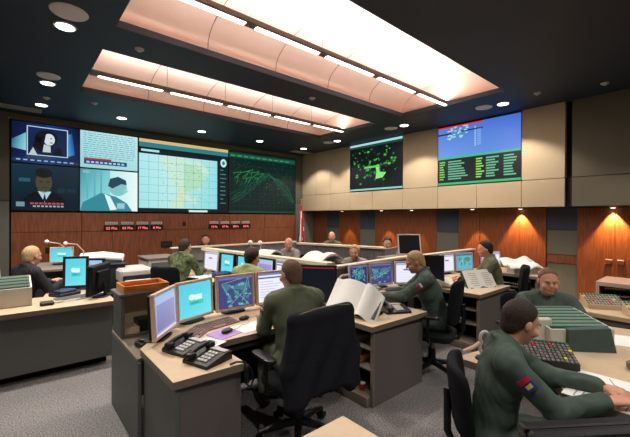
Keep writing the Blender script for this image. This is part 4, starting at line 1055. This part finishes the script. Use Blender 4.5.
# row behind: long console with its back to us
cR = thing('operator_console', 'long console in the second row with cream topped screen wall', 'console', (0, 0, 0))
q = MB(); q.prism([(3.0, 3.25), (3.05, 3.25), (2.73, 6.2), (2.68, 6.2)], 0, 1.04, M['slat']); q.obj('screen_wall', cR)
q = MB(); q.prism([(2.96, 3.2), (3.1, 3.2), (2.78, 6.22), (2.64, 6.22)], 1.04, 1.085, M['cap']); q.obj('cap_rail', cR)
worktop(cR, [(2.45, 3.4), (2.97, 3.4), (2.67, 6.2), (2.1, 6.2), (2.2, 4.9), (2.4, 4.2)])
q = MB(); q.bb(2.2, 2.9, 6.15, 6.2, 0, .665, M['panelg']); q.bb(2.5, 2.95, 3.42, 3.45, 0, .665, M['panelg']); q.obj('end_panel', cR)
def mrow(label, y0, y1, pic, bez='paleg', h=.36):
    f = lambda y: 2.92 - (y - 3.4) * .107
    monitor(label, (f(y1) - .12, y1), (f(y0) - .12, y0), .712, h, pic, bez)
mrow('second row, nearest white monitor seen between the near man and the olive shirt', 3.6, 4.0, pic_doc)
mrow('second row, monitor with blocks of blue text behind the olive shirt', 4.04, 4.42, pic_lav, 'blackp')
mrow('second row, narrow cyan monitor left of the olive shirt', 4.55, 4.9, pic_cyan, 'blackp')
mrow('second row, cyan monitor with dark shape', 4.98, 5.36, pic_cyan, 'blackp')
mrow('second row, white monitor nearest the camouflage uniform', 5.44, 5.86, pic_white)
q = MB(); q.box((0, 0, .04), (.3, .22, .08), M['bluebk'], None, .02); q.solo('folder_box', 'navy blue case under the second row\'s cyan screens', 'box', (2.52, 5.1, .712), .2)
keyboard('keyboard in front of the second row\'s white monitor', (2.45, 5.55, .712), -1.5, 'keyg', .4)
paper_sheet('loose white sheets before the camouflage uniform', (2.3, 5.35, .712), .5, .3, .42, lines=False)
paper_sheet('loose white sheets near the olive shirted person', (2.58, 4.45, .712), -.3, .3, .3, lines=False)

# third row, faces us
cT = thing('operator_console', 'third row console behind the cream topped screen wall', 'console', (0, 0, 0))
worktop(cT, [(3.1, 3.45), (3.85, 3.45), (3.75, 6.1), (2.82, 6.1)])
q = MB(); q.bb(3.1, 3.8, 3.46, 3.5, 0, .665, M['panelg']); q.bb(3.0, 3.7, 6.04, 6.08, 0, .665, M['panelg']); q.obj('end_panel', cT)
q = MB(); q.prism([(3.1, 3.5), (3.22, 3.5), (3.0, 6.0), (2.9, 6.0)], .712, .95, M['dark']); q.prism([(3.06, 3.48), (3.72, 3.48), (3.5, 6.02), (2.86, 6.02)], .95, .98, M['blackp']); q.obj('upper_shelf', cT)
q = MB(); g = [[(-.25 + .5 * i / 10, -.2 + .4 * j / 8, .05 + .1 * math.sin(PI * i / 10) + .02 * math.sin(j * 1.1)) for j in range(9)] for i in range(11)]
q.sheet(g, .03, M['paper']); q.bb(-.18, .18, -.12, .12, 0, .04, M['paleg']); q.solo('paper_stack', 'wide curled white chart papers in front of the ribbed partition', 'paper', (3.46, 3.84, .98), .1)
q = MB(); g = [[(-.2 + .4 * i / 10, -.15 + .3 * j / 8, .04 + .08 * math.sin(PI * i / 10)) for j in range(9)] for i in range(11)]
q.sheet(g, .03, M['paper']); q.bb(-.14, .14, -.1, .1, 0, .035, M['paleg']); q.solo('paper_stack', 'white papers left of the bald man\'s head', 'paper', (3.3, 5.0, .98), .3)
gooseneck('left of two white globe lamps on the second row wall', (3.33, 5.64, .98), [(0, 0, .02), (0, 0, .12), (.0, .02, .2)])
gooseneck('right of two white globe lamps on the second row wall', (3.4, 5.42, .98), [(0, 0, .02), (0, 0, .12), (.0, .02, .2)])
monitor('tilted black monitor back standing high behind the fair haired man', (5.06, 3.66), (5.36, 3.4), .955, .4, pic_black, 'paleg', .02, .3, True, None, 'blackp', .975)
MB().bb(-.35, .35, -.25, .25, .0, .93, M['panelg']).bb(-.38, .38, -.28, .28, .93, .955, M['edge']).solo('low_cabinet', 'grey low cabinet carrying the tilted black monitor', 'cabinet', (5.3, 3.76, 0))

# ribbed low partition with people behind
p = thing('low_partition', 'long grey ribbed partition with cream rail in front of the timber wall', 'partition', (0, 0, 0))
A0 = Vector((4.67, 5.95)); A1 = Vector((5.18, 4.1)); dv = (A1 - A0).normalized(); L = (A1 - A0).length; ang = math.atan2(dv.y, dv.x)
T = Matrix.Translation((A0.x, A0.y, 0)) @ Matrix.Rotation(ang, 4, 'Z')
q = MB(); n = int(L / .06)
q.prism([(0, 0), (L, 0), (L, .06), (0, .06)], 0, 1.07, M['slat'], T)
for i in range(n): q.prism([(i * L / n, -.012), ((i + .55) * L / n, -.012), ((i + .55) * L / n, 0), (i * L / n, 0)], .05, 1.05, M['slat'], T)
q.obj('ribbed_panel', p)
q = MB(); q.prism([(-.03, -.04), (L + .03, -.04), (L + .03, .1), (-.03, .1)], 1.07, 1.105, M['cap'], T); q.obj('rail', p)
q = MB(); q.prism([(L, 0), (L + .06, 0), (L + .06, .9), (L, .9)], 0, 1.07, M['slat'], T); q.obj('end_panel', p)
q = MB(); q.bb(-.6, .6, -.3, .3, .7, .74, M['desk']); q.bb(-.58, -.54, -.28, .28, 0, .7, M['panelg']); q.bb(.54, .58, -.28, .28, 0, .7, M['panelg']); q.bb(-.3, .1, -.1, -.05, .74, 1.02, M['blackp'])
q.solo('desk', 'low desk behind the ribbed partition, mostly hidden', 'desk', (5.45, 5.2, 0), ang)
q = MB(); q.bb(-1.5, 1.5, -.3, .3, .72, .76, M['desk']); q.bb(-1.5, 1.5, -.3, -.26, 0, 1.02, M['slat']); q.bb(-1.52, 1.52, -.33, -.2, 1.02, 1.05, M['cap']); q.bb(-1.5, -1.45, -.26, .3, 0, .72, M['panelg']); q.bb(1.45, 1.5, -.26, .3, 0, .72, M['panelg'])
q.solo('desk', 'far desk with cream rail below the right row of clocks', 'desk', (3.9, 7.3, 0))

# left console
cL = thing('operator_console', 'long grey green console across the left edge', 'console', (0, 0, 0))
q = MB(); q.bb(-1.6, .88, 4.5, 4.54, .09, .66, M['panelg']); q.bb(-1.55, .84, 4.62, 4.66, 0, .09, M['gap']); q.bb(.84, .88, 4.54, 5.9, .09, .66, M['panelg']); q.bb(.8, .84, 4.62, 5.9, 0, .09, M['gap']); q.obj('front_panel', cL)
worktop(cL, [(-1.6, 4.48), (.9, 4.44), (.92, 5.9), (.42, 5.9), (.3, 5.16), (-1.6, 5.16)])
q = MB(); q.bb(.86, .92, 5.9, 6.9, 0, .9, M['panelg']); q.bb(.3, .86, 6.84, 6.9, 0, .9, M['panelg']); q.bb(.3, .92, 5.92, 6.9, .9, .93, M['edge']); q.obj('rear_cabinet', cL)
def bin_box(label, loc, rz, w=.5, d=.34, h=.2, body='binlight', body2=None, n=12, cat='file bin'):
    t = thing('file_bin', label, cat, loc, rz)
    q = MB(); q.bb(-w / 2, w / 2, -d / 2, -d / 2 + .015, 0, h * .72, M[body]); q.bb(-w / 2, w / 2, d / 2 - .015, d / 2, 0, h, M[body]); q.bb(-w / 2, w / 2, -d / 2, d / 2, 0, .012, M[body])
    for s in (-1, 1):
        x = s * (w / 2 - .0075); vs = [(x + e, -d / 2 + .015, 0) for e in (-.0075, .0075)] + [(x + e, d / 2 - .015, 0) for e in (-.0075, .0075)] + [(x + e, d / 2 - .015, h) for e in (-.0075, .0075)] + [(x + e, -d / 2 + .015, h * .72) for e in (-.0075, .0075)]
        q.add(vs, [(0, 2, 4, 6), (1, 7, 5, 3), (0, 1, 3, 2), (2, 3, 5, 4), (4, 5, 7, 6), (6, 7, 1, 0)], M[body2 or body])
    q.obj('bin', t)
    for i in range(n):
        y = -d / 2 + .03 + (d - .06) * i / (n - 1); hz = h * (.72 + .28 * (i / n)) + .012
        q = MB(); q.box((0, y, hz / 2 + .01), (w - .04, .006 if i % 3 else .012, hz - .02), M['green' if i % 3 == 0 else 'paleg2'], rotm(rx=-.12), .001); q.obj('hanging_folder', t)
    return t
bin_box('pale grey file bin of green folders on the left console', (-.13, 4.94, .712), .0, .62, .4, .27, n=12)
bin_box('second pale file bin on the left console, cut by the picture edge', (-.8, 4.93, .712), .05, .6, .4, .25, n=12)
monitor('black backed monitor seen from behind at the right end of the left console', (.9, 5.02), (.64, 4.64), .712, .38, pic_black, 'blackp')
monitor('black framed cyan monitor in the middle of the left console', (.5, 5.4), (.76, 5.3), .712, .43, pic_cyan, 'blackp', .03)
monitor('cyan monitor on the left console, nearest the fair haired man in black', (.44, 6.4), (.72, 6.33), .935, .26, pic_cyan, 'paleg', .02)
monitor('small pale blue monitor right of the left console\'s cyan ones', (.76, 5.76), (.98, 5.58), .712, .36, pic_lav, 'blackp', .03)
MB().box((0, 0, .02), (.26, .2, .04), M['blackp'], None, .01).box((0, 0, .05), (.2, .14, .03), M['bluebk'], None, .01).solo('desk_phone', 'blue and black telephone base before the black framed cyan monitor', 'telephone', (.5, 5.12, .712), .5)
MB().box((0, 0, .012), (.22, .3, .02), M['bluebk'], None, .004).solo('folder', 'navy folder held up beside the man in black', 'folder', (.42, 5.72, .713), .5)
keyboard('black keyboard at the end of the left console', (.55, 4.8, .712), .2, 'keyg', .38)
q = MB(); q.box((0, 0, .02), (.12, .09, .04), M['blackp'], None, .01); q.tube([(.05, 0, .03), (.12, .03, .02), (.2, -.02, .01), (.26, .03, .01)], .006, M['paper'], 6); q.solo('headset', 'black headset with pale cord on the left console by the file bin', 'headset', (.3, 4.66, .712))
gooseneck('left of two white headed gooseneck lamps above the left console', (.7, 6.6, .93), [(0, 0, .02), (-.02, 0, .2), (-.12, .0, .3), (-.28, .0, .34)], 'gooseneck_lamp')
gooseneck('right of two white headed gooseneck lamps above the left console', (.86, 6.3, .93), [(0, 0, .02), (-.02, 0, .2), (-.1, .0, .3), (-.24, .0, .32)], 'gooseneck_lamp')
q = MB()
for i in range(3): q.tube([(-.3, .05 * i, .05 + .02 * i), (0, .05 * i + .02, .07 + .02 * i), (.3, .05 * i - .02, .045 + .01 * i)], .045, M['paper'], 12)
q.solo('paper_roll', 'bundle of rolled white charts on the dark cabinet behind the left console', 'paper', (1.1, 6.42, .93), -.35, smooth=True)
MB().bb(-.2, .2, -.35, .35, 0, .9, M['dark']).bb(-.22, .22, -.37, .37, .9, .925, M['blackp']).solo('low_cabinet', 'dark cabinet under the rolled charts', 'cabinet', (1.16, 6.42, 0))
t = thing('printer', 'pale grey office printer left of the camouflage uniform', 'printer', (1.46, 6.05, 0))
q = MB(); q.bb(-.22, .24, -.28, .28, 0, .66, M['panelg']); q.obj('stand', t)
q = MB(); q.box((0, 0, .76), (.46, .56, .2), M['paleg'], None, .03); q.obj('body', t); q = MB(); q.bb(-.2, .2, -.31, -.27, .7, .77, M['blackp']); q.bb(-.18, .18, -.4, -.29, .69, .705, M['paper']); q.obj('paper_slot', t)
MB().bb(-.25, .25, -.3, .3, 0, .9, M['paleg']).bb(-.27, .27, -.32, .32, .9, .93, M['edge']).bb(-.2, .2, -.31, -.3, .1, .45, M['panelg']).bb(-.2, .2, -.31, -.3, .5, .85, M['panelg']).solo('low_cabinet', 'pale cabinet between the printer and the camouflage uniform', 'cabinet', (2.05, 6.75, 0))

# near right: island shared by the two right hand men
cD = thing('operator_console', 'right foreground island console with papers, file bin and button panels', 'console', (0, 0, 0))
worktop(cD, [(2.24, -1.2), (4.0, -1.2), (4.0, .35), (3.9, .86), (2.75, 1.08), (2.28, 1.18), (2.28, .95), (2.44, .74), (2.24, .5)])
q = MB(); q.bb(2.5, 2.54, -1.1, .6, 0, .665, M['panel']); q.bb(2.54, 3.8, .55, .59, 0, .665, M['panel']); q.bb(3.8, 3.84, -1.1, .59, 0, .665, M['panel']); q.obj('body_panel', cD)
q = MB(); q.bb(4.4, 5.0, -1.2, 1.1, .665, .71, M['desk']); q.bb(4.42, 4.46, -1.1, 1.05, 0, .665, M['panel']); q.bb(4.9, 4.94, -1.1, 1.05, 0, .665, M['panel']); q.obj('return_desk', cD)
def turret(label, loc, rz, w=.34, d=.24, base='panel', name='telephone_turret', rows=6, cols=9, tilt=.35, h=.1):
    t = thing(name, label, 'telephone', loc, rz)
    X = Matrix(((0, 0, 1, 0), (1, 0, 0, 0), (0, 1, 0, 0), (0, 0, 0, 1)))
    q = MB(); q.prism([(-d / 2, 0), (d / 2, 0), (d / 2, h), (-d / 2, .045)], -w / 2, w / 2, M[base], X); q.obj('body', t)
    q = MB(); sl = math.atan2(h - .045, d); r = random.Random(int(loc[0] * 100))
    for i in range(rows):
        for j in range(cols):
            y = -d / 2 + (i + .5) * d / rows; z = .045 + (y + d / 2) * math.tan(sl)
            c = 'green' if i == rows - 1 else r.choice(['keyg', 'panelg', 'edge', 'panel', 'red' if r.random() < .12 else 'keyg', 'yellow' if r.random() < .2 else 'panelg'])
            q.box((-w / 2 + (j + .5) * w / cols, y, z + .003), (w / cols * .72, d / rows * .7, .01), M[c], rotm(rx=sl), .002)
    q.obj('buttons', t); return t
turret('dark button telephone with red and green keys between the right hand men', (2.66, .76, .712), -1.05, .3, .24, 'blackp', rows=8, cols=12)
turret('beige button panel right of the facing man, left one', (4.74, .84, .712), -1.0, .34, .2, 'desk', 'button_panel', 5, 12, h=.12)
turret('beige button panel at the far right edge', (4.6, .46, .712), -1.1, .36, .2, 'desk', 'button_panel', 5, 13, h=.12)
bin_box('file bin of green folders between the two right hand men', (3.24, .82, .712), -.7, .46, .42, .2, 'binlight', None, 20)
q = MB(); q.prism([(-.14, 0), (.17, 0), (.13, .17), (-.14, .15)], -.03, .03, M['bindark'], Matrix(((1, 0, 0, 0), (0, 0, -1, 0), (0, 1, 0, 0), (0, 0, 0, 1)))); q.solo('binder', 'dark green grey binder standing against the file bin of green folders', 'binder', (3.1, .63, .712), -.82)
MB().box((0, 0, .1), (.13, .05, .2), M['binlight'], None, .01).solo('binder', 'light grey binder standing left of the dark one', 'binder', (2.98, .88, .712), -.6)
paper_sheet('long blank white sheet by the operator\'s hands', (2.57, .3, .712), 0, .2, .56, lines=False)
paper_sheet('printed sheet under the near operator\'s forearm', (2.32, .42, .712), 0, .16, .3)
paper_sheet('white note on the far part of the right island', (3.55, .5, .712), .3, .3, .2, lines=False)
MB().sq((0, 0, .03), (.05, .09, .03), M['olive'], .6, .6).box((0, .0, .05), (.05, .08, .02), M['tan'], None, .008).solo('pouch', 'olive cloth pouch at the right edge by the white sheet', 'pouch', (2.95, .32, .712), .8)
mouse('black mouse under the near operator\'s hand at the right edge', (2.42, .26, .712), -.9)
monitor('near black monitor rising from the bottom right corner', (1.42, .12), (1.06, .38), .712, .385, pic_black, 'blackp', .02)
q = MB(); q.bb(.0, .9, -.62, .0, .67, .71, M['edge']); q.bb(.02, .06, -.6, -.02, 0, .67, M['panel']); q.bb(.84, .88, -.6, -.02, 0, .67, M['panel'])
q.solo('desk', 'desk under the near black monitor, below the picture edge', 'desk', (.95, .32, 0), -.62)
t = thing('table', 'pale table corner at the bottom centre', 'table', (0.94, .84, 0))
q = MB(); q.bb(-.26, .26, -.34, .34, .672, .71, M['desk']); q.obj('tabletop', t)
for sx in (-1, 1):
    for sy in (-1, 1): q = MB(); q.bb(sx * .22 - .02, sx * .22 + .02, sy * .29 - .02, sy * .29 + .02, 0, .672, M['edge']); q.obj('leg', t)
# far right cabinet and chair
t = thing('equipment_cabinet', 'beige low cabinet with black equipment at the far right, below the double doors', 'cabinet', (6.78, .72, 0), 0)
q = MB(); q.bb(-.35, .35, -.5, .5, .68, .74, M['beigep']); q.bb(-.35, .35, .46, .5, 0, .68, M['beigep']); q.bb(-.35, .35, -.5, -.46, 0, .68, M['beigep']); q.bb(.3, .35, -.46, .46, 0, .68, M['dark']); q.bb(-.33, .3, -.46, .46, .0, .04, M['beigep']); q.bb(-.3, .3, -.44, .44, .34, .36, M['edge']); q.obj('casing', t)
for i, (y, z) in enumerate(((.22, .36), (-.2, .36), (.2, .04), (-.2, .04))):
    q = MB(); q.box((0, 0, .1), (.4, .32, .2), M['blackp'], None, .01); q.bb(-.205, -.198, -.12, .12, .05, .07, M['paleg']); q.bb(-.205, -.198, -.12, -.02, .11, .15, M['keyg'])
    q.solo('equipment_unit', 'black electronics unit in the beige cabinet, %s' % (('upper left', 'upper right', 'lower left', 'lower right')[i]), 'electronics', (6.7, .72 + y, z))
make_chair('office_chair', 'dark teal office chair, back turned, before the double doors', (6.1, .86, 0), .35, 'tealf', hi=1.0)
make_chair('office_chair', 'black office chair draped with a black jacket, nearest seated man', (1.66, 2.1, 0), -.06, hi=1.0)
make_chair('office_chair', 'black office chair of the fair haired man, seen edge on', (3.42, 2.04, 0), .34, hi=1.02)
make_chair('office_chair', 'black office chair of the man with teal map screens', (5.42, 2.08, 0), .4, hi=.98, arms=True)
make_chair('office_chair', 'black office chair with rounded back at the bottom right', (2.1, .79, 0), -2.6, hi=.83, arms=False, sh=.36)
make_chair('office_chair', 'black office chair of the facing man on the right', (3.83, 1.18, 0), 2.4, hi=.88, sh=.42)
make_chair('office_chair', 'black office chair under the person in camouflage uniform', (1.9, 5.5, 0), -.9, hi=.92)
make_chair('office_chair', 'black chair of the olive shirted person', (2.2, 3.95, 0), -1.2, hi=.9)
make_chair('office_chair', 'black chair of the man at the left console', (.05, 5.5, 0), -1.1, hi=.88)
# jacket on the chair back
J = thing('jacket', 'black jacket hung over the back of the nearest office chair', 'jacket', (1.66, 2.1, 0), -.06)
F = Field((-.42, -.52, .3), (.42, 0.0, 1.14), .011)
F.cone((-.235, -.28, .975), (.235, -.28, .985), .045, .045, .03)
for i in range(11):
    x = -.225 + .045 * i
    F.cone((x, -.29, .965), (x * 1.16, -.33, .5 - .05 * abs(x) / .22 + .012 * (i % 3)), .04, .042, .03)
for s in (-1, 1): F.cone((s * .235, -.27, .95), (s * .285, -.29, .66), .042, .048, .03); F.cone((s * .285, -.29, .66), (s * .3, -.31, .44), .048, .042, .03)
ax = [F.lo[i] + F.h * np.arange(F.n[i]) for i in range(3)]; Xg, Yg, Zg = np.meshgrid(*ax, indexing='ij')
F.A += (.012 * np.sin(30 * Xg + 5 * np.sin(4 * Zg)) * np.clip((1.0 - Zg) * 2.2, 0, 1)).astype(np.float32)
F.mesh('jacket_cloth', [M['jacket']], J)
q = MB(); q.tube([(-.22, -.315, 1.015), (-.1, -.32, 1.035), (0, -.325, 1.04), (.1, -.32, 1.035), (.22, -.315, 1.02)], .004, M['edge'], 6); q.obj('collar_edge', J, True)
t = thing('headset', 'pale looped headset on a short stand behind the near right operator', 'headset', (2.37, 1.06, .712), -.7)
q = MB(); q.tube([(.03 + .03 * math.cos(a), .0, .14 + .04 * math.sin(a)) for a in [2 * PI * i / 20 for i in range(21)]], .011, M['paleg'], 8); q.obj('ear_loop', t, True)
q = MB(); q.tube([(.0, 0, .11), (-.04, 0, .08), (-.11, 0, .05)], .013, M['beigep'], 8); q.tube([(.0, 0, .11), (.0, 0, .06), (.02, .0, .01)], .01, M['paleg'], 8); q.cyl((.02, 0, 0), (.02, 0, .012), .05, .045, M['blackp'], 16); q.obj('boom', t, True)

# ------------------------------------------------------------------ the people
PA = ('blue', 'red', 'yellow')
person('person with cropped hair seen from behind at the nearest console, green flight suit', (1.72, 2.22, 0), -.28, hair='hairm', cloth='suit', lean=.04, yaw=.3, pitch=-.12, hl=(-.16, .4, .77), hr=(.2, .42, .76), res=.0075, bulk=1.06, hipz=.54, eh=(.35, -.5, -1), psc=.6, patches=(('arm_l', ('tan', 'red', 'blue')),))
person('fair haired person in green flight suit bent over the second console, seen from the side', (3.5, 2.02, 0), .62, hair='hairl', cloth='suitd', lean=.3, yaw=.15, pitch=-.35, hl=(-.13, .6, .8), hr=(.1, .56, .8), res=.008, eh=(.8, -.2, -1), psc=.75, patches=(('arm_l', ('red', 'white', 'blue')),), bulk=1.05)
person('dark haired person in green flight suit at the third console before teal maps', (5.33, 2.16, 0), .55, hair='hairb', cloth='suit', lean=.16, yaw=.1, pitch=-.15, res=.011)
person('person with short dark hair in green flight suit reaching to the papers, right foreground', (2.07, .86, 0), -2.6, hair='hairb', cloth='suitd', lean=.13, yaw=.42, pitch=-.3, hl=(-.06, .54, .75), hr=(.12, .5, .75), res=.007, hipz=.44, bulk=.98, eh=(.3, -.3, -1), patches=(('arm_r', ('blue', 'red', 'yellow')),), hold=.35)
person('person in green flight suit facing us, behind the file bin at right', (3.76, 1.06, 0), 2.2, hair='hairm', cloth='suitd', lean=-.12, yaw=-.1, pitch=-.08, hl=(-.2, .42, .72), hr=(.22, .42, .72), res=.0075, hipz=.42, bulk=1.12, patches=(('chest_l', ('blue', 'white', 'red')), ('chest_r', ('white', 'tan', 'tan'))))
person('fair haired person in a black jacket at the left console, seen from the side', (.1, 5.5, 0), -1.05, hair='hairl', cloth='darksh', lean=.14, yaw=.1, pitch=-.05, res=.009, glasses=True, bulk=.92, hipz=.52, hl=(-.1, .42, .8), hr=(.12, .42, .8))
person('person in a camouflage uniform in the second row, back turned', (1.98, 5.55, 0), -1.0, hair='hairb', cloth='camo', lean=.2, hipz=.54, yaw=-.2, res=.012)
person('dark haired person in an olive shirt in the second row, back turned', (2.2, 3.85, 0), -1.15, hair='hairb', cloth='lime', lean=.12, yaw=-.2, res=.012, hipz=.5)
person('distant person facing us below the right row of clocks', (3.4, 7.75, 0), 2.7, hair='hairb', cloth='darksh', lean=.1, pitch=-.2, res=.014, hipz=.5)
person('bald person in a grey shirt beside white papers', (4.22, 5.6, 0), 1.9, bald=True, cloth='greysh', lean=.12, pitch=-.15, yaw=.5, res=.013, hipz=.49, sleeves=False)
person('distant person behind the ribbed partition, left of the first glowing wall patch', (5.9, 6.2, 0), 2.3, bald=True, cloth='suit', lean=.05, pitch=-.1, res=.013, hipz=.54)
person('fair haired person facing us in front of the ribbed partition', (4.5, 4.15, 0), 2.2, hair='hairl', cloth='greysh', lean=.12, pitch=-.1, res=.012, hipz=.42)
person('dark haired person behind the right end of the ribbed partition', (5.72, 4.4, 0), 2.2, hair='hairb', cloth='greysh', lean=.1, pitch=-.15, res=.012, hipz=.5)
for x, y, a, lb in ((3.4, 7.85, 2.7, 'black chair of the distant person below the right clocks'), (4.3, 5.65, 1.9, 'black chair of the bald person'), (5.95, 6.25, 2.3, 'black chair behind the ribbed partition, left'), (4.58, 4.19, 2.2, 'black chair of the fair haired person before the ribbed partition'), (5.8, 4.43, 2.2, 'black chair behind the ribbed partition, right')):
    make_chair('office_chair', lb, (x, y, 0), a, hi=.88, sh=.42, arms=False)

# ------------------------------------------------------------------ camera, world, view
cam = bpy.data.cameras.new('camera'); co = bpy.data.objects.new('camera', cam); COL.objects.link(co)
cam.sensor_width = 36; cam.lens = 354.0 / 630 * 36; cam.clip_start = .05
A_ = math.radians(49.2); Fv = Vector((math.cos(A_), math.sin(A_), 0)); Rv = Vector((math.sin(A_), -math.cos(A_), 0)); U = Vector((0, 0, 1))
PBr = math.radians(-.22); RBr = math.radians(.232)
f2 = Fv * math.cos(PBr) + U * math.sin(PBr); u2 = U * math.cos(PBr) - Fv * math.sin(PBr)
rx = Rv * math.cos(RBr) + u2 * math.sin(RBr); ux = u2 * math.cos(RBr) - Rv * math.sin(RBr)
co.matrix_world = Matrix(((rx.x, ux.x, -f2.x, 0), (rx.y, ux.y, -f2.y, 0), (rx.z, ux.z, -f2.z, 1.65), (0, 0, 0, 1)))
sc.camera = co
w = bpy.data.worlds.new('world'); w.use_nodes = True; w.node_tree.nodes['Background'].inputs[0].default_value = (.02, .022, .025, 1); sc.world = w
sc.view_settings.view_transform = 'Standard'; sc.view_settings.look = 'None'; sc.view_settings.gamma = 1.0; sc.view_settings.exposure = 0.0
try: sc.view_settings.use_curve_mapping = False
except Exception: pass
sc.cycles.max_bounces = 8; sc.cycles.use_denoising = True
sc.cycles.sample_clamp_indirect = 6
